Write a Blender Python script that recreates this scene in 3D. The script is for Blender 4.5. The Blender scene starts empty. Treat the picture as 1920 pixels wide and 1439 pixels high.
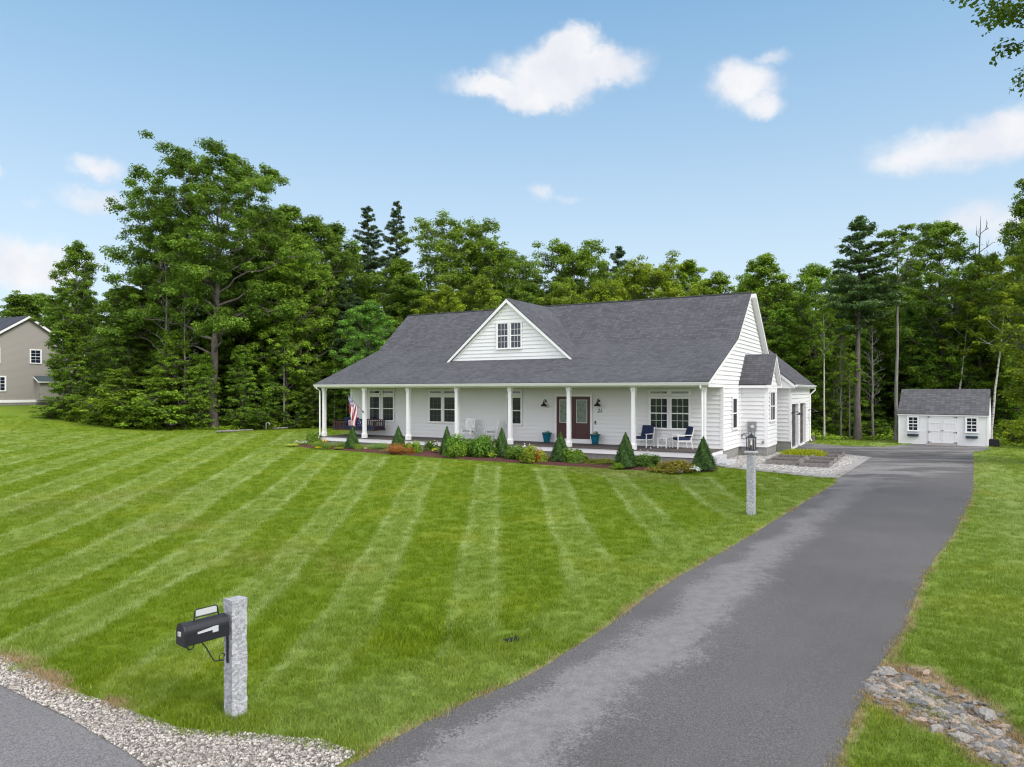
import bpy, math, random
import numpy as np
from mathutils import Vector, Matrix

scene = bpy.context.scene
COL = scene.collection
R = math.radians

# ---------------------------------------------------------------- camera
FPX, CX, HY, CH = 1333.0, 960.0, 733.7, 3.1
cam_d = bpy.data.cameras.new('camera')
cam = bpy.data.objects.new('camera', cam_d); COL.objects.link(cam)
cam.location = (0, 0, CH); cam.rotation_euler = (R(90), 0, 0)
cam_d.sensor_fit = 'HORIZONTAL'; cam_d.sensor_width = 36.0
cam_d.lens = 36.0 * FPX / 1920.0
cam_d.shift_y = (HY - 719.5) / 1920.0
cam_d.clip_start = 0.1; cam_d.clip_end = 6000
scene.camera = cam

# ---------------------------------------------------------------- look
scene.view_settings.view_transform = 'Standard'
scene.view_settings.look = 'None'
scene.view_settings.exposure = 1.08
scene.view_settings.gamma = 1.0
scene.render.engine = 'CYCLES'
scene.cycles.use_denoising = True
scene.cycles.max_bounces = 8
scene.cycles.diffuse_bounces = 5
scene.cycles.transmission_bounces = 3
scene.cycles.transparent_max_bounces = 8
scene.cycles.filter_width = 1.2
scene.cycles.caustics_reflective = False
scene.cycles.caustics_refractive = False

# ---------------------------------------------------------------- node helper
class NT:
    def __init__(s, tree): s.t = tree; s.n = tree.nodes; s.l = tree.links
    def new(s, typ, **kw):
        n = s.n.new(typ)
        for k, v in kw.items(): setattr(n, k, v)
        return n
    def put(s, inp, val):
        if isinstance(val, bpy.types.NodeSocket): s.l.new(val, inp)
        elif val is not None:
            if isinstance(val, (tuple, list)) and len(val) == 3 and inp.type == 'RGBA': val = (*val, 1)
            inp.default_value = val
    def m(s, op, a, b=None, c=None, clamp=False):
        n = s.new('ShaderNodeMath', operation=op); n.use_clamp = clamp
        s.put(n.inputs[0], a)
        if b is not None: s.put(n.inputs[1], b)
        if c is not None: s.put(n.inputs[2], c)
        return n.outputs[0]
    def vm(s, op, a, b=None, out=0):
        n = s.new('ShaderNodeVectorMath', operation=op)
        s.put(n.inputs[0], a)
        if b is not None: s.put(n.inputs[1], b)
        return n.outputs[out]
    def mix(s, f, a, b, mode='MIX'):
        n = s.new('ShaderNodeMix', data_type='RGBA', blend_type=mode)
        s.put(n.inputs[0], f); s.put(n.inputs[6], a); s.put(n.inputs[7], b)
        return n.outputs[2]
    def ss(s, x, a, b):
        n = s.new('ShaderNodeMapRange', interpolation_type='SMOOTHSTEP')
        s.put(n.inputs[0], x); s.put(n.inputs[1], a); s.put(n.inputs[2], b)
        return n.outputs[0]
    def rng(s, x, a, b, c, d):
        n = s.new('ShaderNodeMapRange')
        s.put(n.inputs[0], x)
        for i, v in enumerate((a, b, c, d)): s.put(n.inputs[i + 1], v)
        return n.outputs[0]
    def noise(s, vec, scale, detail=3, rough=0.55, out=0, dist=0.0):
        n = s.new('ShaderNodeTexNoise')
        if vec is not None: s.put(n.inputs['Vector'], vec)
        n.inputs['Scale'].default_value = scale; n.inputs['Detail'].default_value = detail
        n.inputs['Roughness'].default_value = rough; n.inputs['Distortion'].default_value = dist
        return n.outputs[out]
    def sep(s, v):
        n = s.new('ShaderNodeSeparateXYZ'); s.put(n.inputs[0], v); return n.outputs
    def comb(s, x, y, z):
        n = s.new('ShaderNodeCombineXYZ')
        for i, v in enumerate((x, y, z)): s.put(n.inputs[i], v)
        return n.outputs[0]
    def ramp(s, f, stops):
        n = s.new('ShaderNodeValToRGB'); s.put(n.inputs[0], f)
        e = n.color_ramp.elements
        while len(e) < len(stops): e.new(0.5)
        for i, (p, c) in enumerate(stops): e[i].position = p; e[i].color = (*c, 1)
        return n.outputs[0]

# ---------------------------------------------------------------- sun and sky
SUN_EL, SUN_AZ = R(43), R(134)      # azimuth clockwise from +Y: sun stands right of and behind the camera
sun_d = bpy.data.lights.new('sun', 'SUN'); sun_d.energy = 1.5; sun_d.angle = R(28); sun_d.color = (1.0, 0.955, 0.89)
sun = bpy.data.objects.new('sun', sun_d); COL.objects.link(sun)
to_sun = Vector((math.sin(SUN_AZ) * math.cos(SUN_EL), math.cos(SUN_AZ) * math.cos(SUN_EL), math.sin(SUN_EL)))
sun.rotation_euler = to_sun.to_track_quat('Z', 'Y').to_euler()
sun.location = (20, -20, 40)

world = bpy.data.worlds.new('World'); scene.world = world; world.use_nodes = True
w = NT(world.node_tree); w.n.clear()
out = w.new('ShaderNodeOutputWorld'); bg = w.new('ShaderNodeBackground')
sky = w.new('ShaderNodeTexSky', sky_type='NISHITA')
sky.sun_disc = False; sky.sun_elevation = SUN_EL; sky.sun_rotation = SUN_AZ
sky.air_density = 1.0; sky.dust_density = 1.6; sky.ozone_density = 2.2; sky.altitude = 50
tc = w.new('ShaderNodeTexCoord'); D = tc.outputs['Generated']
nz = w.noise(D, 9.0, 6, 0.62, out=1)
wv = w.vm('SCALE', w.vm('SUBTRACT', nz, (0.5, 0.5, 0.5)), None)
wv.node.inputs['Scale'].default_value = 0.068
nz2 = w.noise(D, 42.0, 5, 0.6, out=1)
wv2 = w.vm('SCALE', w.vm('SUBTRACT', nz2, (0.5, 0.5, 0.5)), None)
wv2.node.inputs['Scale'].default_value = 0.020
Dw = w.vm('ADD', w.vm('ADD', D, wv), wv2)
# cloud puffs: (azimuth deg from +Y clockwise, elevation deg, half width deg, half height deg, strength)
def pxdir(px, py):
    return Vector(((px - CX) / FPX, 1.0, (HY - py) / FPX)).normalized()
puffs = [(930, 165, 95, 26, 1), (1040, 140, 120, 52, 1), (1130, 130, 90, 38, 1), (1060, 95, 62, 36, 1), (1010, 180, 110, 22, .9),
         (1395, 155, 72, 44, .85), (1425, 190, 45, 30, .8), (1450, 105, 50, 16, .55),
         (1790, 275, 150, 48, .9), (1890, 250, 100, 52, 1), (1690, 300, 70, 26, .7), (1960, 250, 120, 60, 1),
         (185, 322, 42, 24, .62), (190, 375, 85, 26, .62), (70, 485, 130, 44, .8), (-40, 500, 150, 40, .8), (60, 382, 28, 18, .35),
         (1015, 368, 34, 20, .5), (1065, 378, 38, 10, .4), (1820, 415, 70, 44, .6), (1880, 430, 60, 40, .6), (0, 330, 22, 16, .4)]
best = None; shade = None
for (px, py, rx, ry, st) in puffs:
    c = pxdir(px, py)
    rt = c.cross(Vector((0, 0, 1))).normalized(); up = rt.cross(c).normalized()
    k = (math.cos(math.atan((px - CX) / FPX))) ** 1
    rx_, ry_ = rx / FPX * k * 1.06, ry / FPX * k * 1.06
    a = w.m('MULTIPLY', w.m('SUBTRACT', w.vm('DOT_PRODUCT', Dw, tuple(rt), out=1), c.dot(rt)), 1 / rx_)
    b = w.m('MULTIPLY', w.m('SUBTRACT', w.vm('DOT_PRODUCT', Dw, tuple(up), out=1), c.dot(up)), 1 / ry_)
    front = w.m('GREATER_THAN', w.vm('DOT_PRODUCT', D, tuple(c), out=1), 0.0)
    r2 = w.m('SQRT', w.m('ADD', w.m('MULTIPLY', a, a), w.m('MULTIPLY', b, b)))
    v = w.m('MULTIPLY', w.m('MULTIPLY', w.ss(r2, 1.40, 0.10), st), front)
    best = v if best is None else w.m('MAXIMUM', best, v)
wisp = w.noise(w.vm('MULTIPLY', D, (1, 1, 2.5)), 7.0, 7, 0.6)
dens = w.m('MULTIPLY', best, w.rng(wisp, 0.35, 0.62, 0.66, 1.15), clamp=True)
dens = w.m('MULTIPLY', w.ss(dens, 0.10, 0.80), 0.94)
edge = w.noise(D, 16.0, 4, 0.6)
cloudcol = w.mix(w.rng(edge, 0.35, 0.65, 0, 1), (4.0, 4.05, 4.35), (4.6, 4.6, 4.65))
# thin milky veil that thickens towards the horizon, as real summer air does
elev = w.sep(D)[2]
veil = w.rng(elev, 0.0, 0.62, 0.90, 0.70)
air = w.ramp(elev, [(0.0, (3.7, 4.35, 4.75)), (0.16, (3.15, 3.95, 4.60)), (0.33, (2.05, 3.10, 4.15)), (0.50, (1.12, 2.30, 3.65)), (1.0, (0.85, 1.9, 3.2))])
skyc = w.mix(veil, sky.outputs[0], air)
allsky = w.mix(dens, skyc, cloudcol)
# unseen broken cloud added overhead and behind the viewpoint to brighten the shaded porch
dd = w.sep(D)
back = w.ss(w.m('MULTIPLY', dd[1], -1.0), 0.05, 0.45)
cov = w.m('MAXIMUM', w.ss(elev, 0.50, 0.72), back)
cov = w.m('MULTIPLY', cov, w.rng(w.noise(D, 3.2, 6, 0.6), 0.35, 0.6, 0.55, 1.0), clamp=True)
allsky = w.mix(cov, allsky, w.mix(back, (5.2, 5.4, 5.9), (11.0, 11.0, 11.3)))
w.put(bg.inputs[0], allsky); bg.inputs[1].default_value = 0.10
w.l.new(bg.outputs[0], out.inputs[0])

# ---------------------------------------------------------------- materials
def mat(name):
    m = bpy.data.materials.new(name); m.use_nodes = True
    t = NT(m.node_tree); t.n.clear()
    o = t.new('ShaderNodeOutputMaterial'); b = t.new('ShaderNodeBsdfPrincipled')
    t.l.new(b.outputs[0], o.inputs[0])
    return m, t, b, o
def bump(t, b, h, strength=0.5, dist=0.02):
    n = t.new('ShaderNodeBump'); n.inputs['Strength'].default_value = strength; n.inputs['Distance'].default_value = dist
    t.put(n.inputs['Height'], h); t.l.new(n.outputs[0], b.inputs['Normal'])
def simple(name, col, rough=0.6, metal=0.0, var=0.12, scale=6.0, bmp=0.0, spec=0.4):
    m, t, b, o = mat(name)
    g = t.new('ShaderNodeTexCoord').outputs['Object']
    n = t.noise(g, scale, 5, 0.6)
    c = t.mix(n, tuple(x * (1 - var) for x in col), tuple(min(1, x * (1 + var)) for x in col))
    t.put(b.inputs['Base Color'], c); b.inputs['Roughness'].default_value = rough
    b.inputs['Metallic'].default_value = metal; b.inputs['Specular IOR Level'].default_value = spec
    if bmp: bump(t, b, t.noise(g, scale * 8, 4, 0.6), bmp, 0.01)
    return m
M = {}
M['white_trim'] = simple('white_trim', (0.76, 0.755, 0.765), 0.45, var=0.03, scale=2)
M['white_trim2'] = simple('white_vinyl', (0.78, 0.78, 0.79), 0.4, var=0.03, scale=2)
M['black_metal'] = simple('black_metal', (0.012, 0.012, 0.016), 0.38, spec=0.5)
M['grey_metal'] = simple('grey_metal', (0.23, 0.24, 0.245), 0.45, metal=0.3)
M['silver'] = simple('silver_metal', (0.55, 0.56, 0.58), 0.4, metal=0.4)
M['plate'] = simple('pale_plate', (0.42, 0.43, 0.44), 0.4)
M['navy'] = simple('navy_fabric', (0.012, 0.022, 0.07), 0.85, scale=20)
M['grey_cushion'] = simple('grey_fabric', (0.40, 0.41, 0.45), 0.9)
M['teal'] = simple('teal_glaze', (0.008, 0.12, 0.19), 0.25, spec=0.6)
M['brown_wood'] = simple('brown_wood', (0.060, 0.028, 0.022), 0.6, scale=14)
M['door_wood'] = simple('door_wood', (0.060, 0.016, 0.018), 0.4, scale=9)
M['garage_door'] = simple('garage_door_brown', (0.075, 0.062, 0.064), 0.55)
M['steel_blue'] = simple('dark_blue_paint', (0.012, 0.030, 0.048), 0.5)
M['rubber'] = simple('black_rubber', (0.010, 0.010, 0.012), 0.8)
M['candle'] = simple('candle_white', (0.8, 0.78, 0.7), 0.5)
M['green_roof'] = simple('green_grey_metal', (0.055, 0.085, 0.085), 0.4)

M['screen'] = simple('insect_screen', (0.030, 0.027, 0.032), 0.75, spec=0.15)
M['grille'] = simple('grey_blue_grille', (0.075, 0.085, 0.13), 0.4)

def siding_mat(name, col, dirt=(0.55, 0.57, 0.52), tex=0.05):
    m, t, b, o = mat(name)
    g = t.new('ShaderNodeTexCoord').outputs['Object']
    st = t.noise(t.vm('MULTIPLY', g, (1, 1, 0.15)), 2.2, 5, 0.6)
    fine = t.noise(t.vm('MULTIPLY', g, (3, 3, 40)), 3.0, 3, 0.5)
    c = t.mix(t.rng(st, 0.45, 0.8, 0, 0.10), col, dirt)
    c = t.mix(t.m('MULTIPLY', fine, tex * 2), c, tuple(x * 0.8 for x in col))
    t.put(b.inputs['Base Color'], c); b.inputs['Roughness'].default_value = 0.55
    bump(t, b, fine, 0.12, 0.004)
    return m
M['siding'] = siding_mat('white_lap_siding', (0.70, 0.698, 0.712))
M['shed_siding'] = siding_mat('shed_siding', (0.70, 0.70, 0.72))
M['tan_siding'] = siding_mat('tan_lap_siding', (0.30, 0.278, 0.258), (0.24, 0.225, 0.21))
M['soffit'] = simple('porch_ceiling', (0.80, 0.80, 0.78), 0.6, var=0.03)

def shingle_mat(name, base):
    m, t, b, o = mat(name)
    uv = t.new('ShaderNodeTexCoord').outputs['UV']
    br = t.new('ShaderNodeTexBrick'); t.put(br.inputs['Vector'], uv)
    br.offset = 0.37; br.offset_frequency = 1; br.squash = 1
    br.inputs['Scale'].default_value = 1.0
    br.inputs['Brick Width'].default_value = 0.24; br.inputs['Row Height'].default_value = 0.145
    br.inputs['Mortar Size'].default_value = 0.010; br.inputs['Mortar Smooth'].default_value = 0.3
    br.inputs['Color1'].default_value = (*[x * 0.62 for x in base], 1)
    br.inputs['Color2'].default_value = (*[x * 1.42 for x in base], 1)
    br.inputs['Mortar'].default_value = (*[x * 0.35 for x in base], 1)
    br2 = t.new('ShaderNodeTexBrick'); t.put(br2.inputs['Vector'], t.vm('ADD', uv, (0.13, 0.0, 0)))
    br2.offset = 0.61; br2.inputs['Scale'].default_value = 1.0
    br2.inputs['Brick Width'].default_value = 0.47; br2.inputs['Row Height'].default_value = 0.145
    br2.inputs['Mortar Size'].default_value = 0.0
    br2.inputs['Color1'].default_value = (0.90, 0.90, 0.91, 1); br2.inputs['Color2'].default_value = (1.10, 1.10, 1.10, 1)
    c = t.mix(1.0, br.outputs[0], br2.outputs[0], 'MULTIPLY')
    gr = t.noise(uv, 55, 3, 0.7)
    c = t.mix(0.35, c, t.mix(gr, tuple(x * 0.5 for x in base), tuple(x * 1.7 for x in base)))
    big = t.noise(uv, 0.35, 5, 0.6)
    c = t.mix(t.rng(big, 0.4, 0.7, 0, 0.30), c, tuple(x * 1.55 for x in base))
    streak = t.noise(t.vm('MULTIPLY', uv, (1.6, 0.16, 1)), 1.0, 4, 0.6)
    c = t.mix(t.rng(streak, 0.52, 0.75, 0, 0.32), c, tuple(x * 0.62 for x in base))
    t.put(b.inputs['Base Color'], c); b.inputs['Roughness'].default_value = 0.9; b.inputs['Specular IOR Level'].default_value = 0.2
    saw = t.m('FRACT', t.m('DIVIDE', t.sep(uv)[1], 0.145))
    bump(t, b, t.m('ADD', t.m('MULTIPLY', saw, -0.7), t.m('MULTIPLY', gr, 0.4)), 0.7, 0.012)
    return m
M['shingle'] = shingle_mat('charcoal_shingles', (0.074, 0.074, 0.083))
M['shingle_shed'] = shingle_mat('grey_shingles', (0.090, 0.090, 0.098))
M['shingle_far'] = shingle_mat('far_shingles', (0.045, 0.048, 0.062))

m, t, b, o = mat('window_glass'); M['glass'] = m
g = t.new('ShaderNodeTexCoord').outputs['Object']
n = t.noise(g, 1.1, 4, 0.6)
t.put(b.inputs['Base Color'], t.mix(n, (0.004, 0.006, 0.014), (0.018, 0.024, 0.05)))
b.inputs['Roughness'].default_value = 0.04; b.inputs['Specular IOR Level'].default_value = 0.55
bump(t, b, t.noise(g, 1.6, 2, 0.5), 0.05, 0.02)
m, t, b, o = mat('curtained_glass'); M['curtain_glass'] = m
g = t.new('ShaderNodeTexCoord').outputs['Object']
n = t.noise(t.vm('MULTIPLY', g, (1, 1, 0.1)), 14, 3, 0.6)
t.put(b.inputs['Base Color'], t.mix(n, (0.16, 0.15, 0.15), (0.30, 0.28, 0.28)))
b.inputs['Roughness'].default_value = 0.08
m, t, b, o = mat('blind_glass'); M['blind_glass'] = m
g = t.new('ShaderNodeTexCoord').outputs['Object']; z = t.sep(g)[2]
s_ = t.m('SINE', t.m('MULTIPLY', z, 120))
t.put(b.inputs['Base Color'], t.mix(t.ss(s_, -0.2, 0.7), (0.008, 0.009, 0.018), (0.030, 0.032, 0.055)))
b.inputs['Roughness'].default_value = 0.06
m, t, b, o = mat('frosted_door_glass'); M['door_glass'] = m
g = t.new('ShaderNodeTexCoord').outputs['Object']
vo = t.new('ShaderNodeTexVoronoi'); t.put(vo.inputs['Vector'], t.vm('MULTIPLY', g, (1, 1, 0.6))); vo.inputs['Scale'].default_value = 9
t.put(b.inputs['Base Color'], t.mix(t.rng(vo.outputs[0], 0, 0.5, 0, 1), (0.055, 0.075, 0.07), (0.16, 0.19, 0.17)))
b.inputs['Roughness'].default_value = 0.12

def speckle(name, c1, c2, c3, scale, rough=0.9, bmp=0.5, bd=0.01, coarse=1.5):
    m, t, b, o = mat(name)
    g = t.new('ShaderNodeTexCoord').outputs['Object']
    n = t.noise(g, scale, 4, 0.75); big = t.noise(g, coarse, 5, 0.6)
    c = t.ramp(n, [(0.32, c1), (0.5, c2), (0.68, c3)])
    c = t.mix(t.rng(big, 0.35, 0.7, 0, 0.4), c, c1)
    t.put(b.inputs['Base Color'], c); b.inputs['Roughness'].default_value = rough
    bump(t, b, t.m('ADD', n, t.noise(g, scale * 0.25, 4, 0.6)), bmp, bd)
    return m
M['granite'] = speckle('split_granite', (0.22, 0.225, 0.25), (0.38, 0.385, 0.41), (0.60, 0.60, 0.62), 30, bmp=1.0, bd=0.02, coarse=5)
M['granite_step'] = speckle('granite_step', (0.30, 0.30, 0.31), (0.48, 0.48, 0.49), (0.62, 0.62, 0.62), 26, bmp=0.7, coarse=3)
M['concrete'] = speckle('concrete', (0.17, 0.165, 0.155), (0.24, 0.235, 0.225), (0.30, 0.29, 0.28), 9, bmp=0.2, coarse=0.9)
M['stone'] = speckle('field_stone', (0.14, 0.125, 0.11), (0.26, 0.24, 0.22), (0.42, 0.40, 0.375), 12, bmp=0.7, coarse=3)
M['stone2'] = speckle('dark_field_stone', (0.07, 0.07, 0.073), (0.15, 0.148, 0.15), (0.26, 0.255, 0.25), 14, bmp=0.7, coarse=4)
M['stone3'] = speckle('tan_field_stone', (0.20, 0.15, 0.11), (0.34, 0.26, 0.20), (0.46, 0.38, 0.32), 14, bmp=0.7, coarse=4)
M['paver'] = speckle('grey_paver', (0.18, 0.17, 0.165), (0.29, 0.275, 0.265), (0.42, 0.40, 0.385), 16, bmp=0.5)
M['old_wood'] = speckle('weathered_timber', (0.12, 0.105, 0.10), (0.20, 0.18, 0.175), (0.30, 0.28, 0.27), 11, bmp=0.4)
M['soil'] = speckle('garden_soil', (0.030, 0.020, 0.016), (0.060, 0.042, 0.034), (0.11, 0.08, 0.065), 30, bmp=1.0, bd=0.03)
M['mulch'] = speckle('red_bark_mulch', (0.022, 0.006, 0.005), (0.085, 0.020, 0.014), (0.19, 0.06, 0.045), 26, bmp=1.0, bd=0.04, coarse=3)
M['deck'] = speckle('composite_deck', (0.060, 0.048, 0.045), (0.095, 0.078, 0.072), (0.13, 0.11, 0.10), 8, bmp=0.1)

def gravel_mat(name, a, bcol, c3, sc):
    m, t, b, o = mat(name)
    g = t.new('ShaderNodeNewGeometry').outputs['Position']
    vo = t.new('ShaderNodeTexVoronoi'); t.put(vo.inputs['Vector'], g); vo.inputs['Scale'].default_value = sc
    rnd = t.sep(vo.outputs['Color'])
    c = t.ramp(rnd[0], [(0.0, a), (0.5, bcol), (1.0, c3)])
    c = t.mix(t.ss(vo.outputs['Distance'], 0.35, 0.75), c, tuple(x * 0.35 for x in a))
    big = t.noise(g, 1.2, 5, 0.6)
    c = t.mix(t.rng(big, 0.45, 0.75, 0, 0.45), c, tuple(x * 0.75 for x in a))
    t.put(b.inputs['Base Color'], c); b.inputs['Roughness'].default_value = 0.9
    bump(t, b, t.m('SUBTRACT', 1.0, vo.outputs['Distance']), 1.0, 0.02)
    return m
M['gravel'] = gravel_mat('white_gravel', (0.34, 0.305, 0.28), (0.50, 0.46, 0.425), (0.68, 0.64, 0.60), 42)
M['gravel_path'] = gravel_mat('mixed_gravel', (0.34, 0.32, 0.30), (0.52, 0.49, 0.46), (0.70, 0.67, 0.63), 11)

# asphalt: UV.x runs across the drive (0 left edge .. 1 right edge), UV.y along it in metres
def asphalt_mat(name, base, worn):
    m, t, b, o = mat(name)
    g = t.new('ShaderNodeNewGeometry').outputs['Position']
    uv = t.sep(t.new('ShaderNodeTexCoord').outputs['UV'])
    n1 = t.noise(g, 55, 3, 0.8); n2 = t.noise(g, 0.75, 6, 0.62); n3 = t.noise(g, 0.28, 4, 0.5); n5 = t.noise(g, 7, 5, 0.65)
    gs = t.noise(g, 150, 2, 0.7)
    c = t.mix(t.rng(n1, 0.3, 0.7, 0, 1), tuple(x * 0.30 for x in base), tuple(x * 1.75 for x in base))
    c = t.mix(t.rng(n2, 0.4, 0.65, 0, 0.30), c, tuple(x * 1.30 for x in base))
    c = t.mix(t.rng(n3, 0.45, 0.60, 0, 0.45), c, tuple(x * 0.72 for x in base))
    if worn:
        across = t.m('ADD', uv[0], t.m('MULTIPLY', t.m('SUBTRACT', n2, 0.5), 0.34))
        across = t.m('ADD', across, t.m('MULTIPLY', t.m('SUBTRACT', n5, 0.5), 0.12))
        across = t.m('ADD', across, t.m('MULTIPLY', t.m('SUBTRACT', t.noise(g, 30, 4, 0.7), 0.5), 0.34))
        hi = t.rng(uv[1], 0, 16, 0.50, 0.33)
        band = t.m('MULTIPLY', t.ss(across, 0.08, 0.15), t.ss(across, hi, t.m('SUBTRACT', hi, 0.12)))
        far = t.m('MULTIPLY', t.ss(uv[1], 22, 27), t.m('MULTIPLY', t.ss(t.noise(t.vm('MULTIPLY', g, (0.35, 1.1, 1)), 0.9, 5, 0.6), 0.44, 0.60), 0.9))
        w_ = t.m('MAXIMUM', t.m('MULTIPLY', band, t.rng(uv[1], 3, 22, 0.85, 0.45)), far)
        light = t.mix(t.rng(n1, 0.3, 0.7, 0, 1), (0.145, 0.138, 0.137), (0.30, 0.288, 0.285))
        light = t.mix(t.rng(n5, 0.42, 0.62, 0, 0.5), light, (0.12, 0.115, 0.12))
        c = t.mix(w_, c, light)
    grit = t.ss(gs, 0.60, 0.70)
    c = t.mix(t.m('MULTIPLY', grit, 0.75), c, (0.42, 0.42, 0.43))
    vo = t.new('ShaderNodeTexVoronoi', feature='DISTANCE_TO_EDGE'); t.put(vo.inputs['Vector'], t.vm('ADD', g, t.vm('MULTIPLY', t.noise(g, 3, 4, 0.6, out=1), (0.5, 0.5, 0)))); vo.inputs['Scale'].default_value = 0.55
    crack = t.m('MULTIPLY', t.ss(vo.outputs[0], 0.012, 0.004), t.ss(t.noise(g, 0.6, 2, 0.5), 0.55, 0.62))
    c = t.mix(t.m('MULTIPLY', crack, 0.0), c, (0.012, 0.012, 0.012))
    t.put(b.inputs['Base Color'], c); b.inputs['Roughness'].default_value = 0.85; b.inputs['Specular IOR Level'].default_value = 0.3
    bump(t, b, t.m('ADD', n1, gs), 0.7, 0.008)
    return m
M['asphalt'] = asphalt_mat('driveway_asphalt', (0.094, 0.089, 0.090), True)
M['asphalt_road'] = asphalt_mat('road_asphalt', (0.150, 0.144, 0.147), False)

# grass colours follow the mowing pattern, stored as attribute 'mow' (0 = nap away, 1 = nap towards) and 'dry'
def grass_color(t, mow, dry, jitter):
    g = t.new('ShaderNodeNewGeometry').outputs['Position']
    n1 = t.noise(g, 0.45, 5, 0.6); n2 = t.noise(g, 3.5, 5, 0.65); n3 = t.noise(t.vm('MULTIPLY', g, (1, 2.2, 1)), 12.0, 4, 0.7)
    dark = t.mix(n2, (0.112, 0.184, 0.009), (0.168, 0.248, 0.012))
    light = t.mix(n2, (0.265, 0.345, 0.105), (0.36, 0.44, 0.160))
    c = t.mix(mow, dark, light)
    c = t.mix(t.rng(n1, 0.52, 0.68, 0, 0.40), c, (0.27, 0.30, 0.025))
    c = t.mix(t.rng(n1, 0.46, 0.30, 0, 0.30), c, (0.075, 0.155, 0.010))
    c = t.mix(t.rng(n3, 0.5, 0.72, 0, 0.25), c, (0.30, 0.36, 0.085))
    c = t.mix(t.rng(n3, 0.5, 0.30, 0, 0.22), c, (0.065, 0.12, 0.006))
    c = t.mix(dry, c, t.mix(n3, (0.25, 0.17, 0.10), (0.48, 0.36, 0.25)))
    return c
m, t, b, o = mat('lawn_ground'); M['lawn'] = m
am = t.new('ShaderNodeAttribute', attribute_name='mow').outputs['Fac']
ad = t.new('ShaderNodeAttribute', attribute_name='dry').outputs['Fac']
af = t.new('ShaderNodeAttribute', attribute_name='forest').outputs['Fac']
g = t.new('ShaderNodeNewGeometry').outputs['Position']
c = grass_color(t, am, ad, 0)
ff = t.mix(t.noise(g, 2.5, 6, 0.7), (0.018, 0.022, 0.008), (0.085, 0.060, 0.036))
c = t.mix(af, c, ff)
t.put(b.inputs['Base Color'], c); b.inputs['Roughness'].default_value = 0.9; b.inputs['Specular IOR Level'].default_value = 0.15
bump(t, b, t.m('ADD', t.noise(g, 22, 4, 0.7), t.noise(g, 5, 4, 0.6)), 1.0, 0.06)
def blade_mat(name, inst=True):
    m = bpy.data.materials.new(name); m.use_nodes = True
    t = NT(m.node_tree); t.n.clear()
    o = t.new('ShaderNodeOutputMaterial')
    am = t.new('ShaderNodeAttribute', attribute_name='mow', attribute_type='INSTANCER').outputs['Fac']
    ad = t.new('ShaderNodeAttribute', attribute_name='dry', attribute_type='INSTANCER').outputs['Fac']
    ar = t.new('ShaderNodeAttribute', attribute_name='v').outputs['Fac']
    c = grass_color(t, am, ad, 0)
    c = t.mix(1.0, c, t.ramp(ar, [(0, (0.72, 0.78, 0.65)), (1, (1.35, 1.30, 1.2))]), 'MULTIPLY')
    d = t.new('ShaderNodeBsdfDiffuse'); tr = t.new('ShaderNodeBsdfTranslucent')
    t.put(d.inputs[0], c); t.put(tr.inputs[0], c)
    mx = t.new('ShaderNodeMixShader'); mx.inputs[0].default_value = 0.35
    t.l.new(d.outputs[0], mx.inputs[1]); t.l.new(tr.outputs[0], mx.inputs[2]); t.l.new(mx.outputs[0], o.inputs[0])
    return m
M['blade'] = blade_mat('grass_blades')

# foliage: tint comes from the object's own colour, light and dark leaves from attribute 'v'
def leaf_mat(name, a, bcol, trans=0.35, spec=0.25):
    m = bpy.data.materials.new(name); m.use_nodes = True
    t = NT(m.node_tree); t.n.clear()
    o = t.new('ShaderNodeOutputMaterial'); b = t.new('ShaderNodeBsdfPrincipled')
    ar = t.new('ShaderNodeAttribute', attribute_name='v').outputs['Fac']
    oi = t.new('ShaderNodeObjectInfo')
    c = t.mix(ar, a, bcol)
    c = t.mix(1.0, c, oi.outputs['Color'], 'MULTIPLY')
    t.put(b.inputs['Base Color'], c); b.inputs['Roughness'].default_value = 0.55; b.inputs['Specular IOR Level'].default_value = spec
    tr = t.new('ShaderNodeBsdfTranslucent'); t.put(tr.inputs[0], t.mix(0.5, c, (0.28, 0.40, 0.02)))
    mx = t.new('ShaderNodeMixShader'); mx.inputs[0].default_value = trans
    t.l.new(b.outputs[0], mx.inputs[1]); t.l.new(tr.outputs[0], mx.inputs[2]); t.l.new(mx.outputs[0], o.inputs[0])
    return m
M['leaf'] = leaf_mat('broad_leaves', (0.052, 0.100, 0.017), (0.240, 0.375, 0.045), 0.38)
M['needle'] = leaf_mat('conifer_needles', (0.028, 0.060, 0.028), (0.085, 0.140, 0.060), 0.15)
M['spruce'] = leaf_mat('dwarf_spruce_needles', (0.022, 0.058, 0.012), (0.070, 0.145, 0.026), 0.15)
M['petal'] = leaf_mat('petals_and_tinted_leaves', (0.55, 0.55, 0.55), (1.0, 1.0, 1.0), 0.2)

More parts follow.
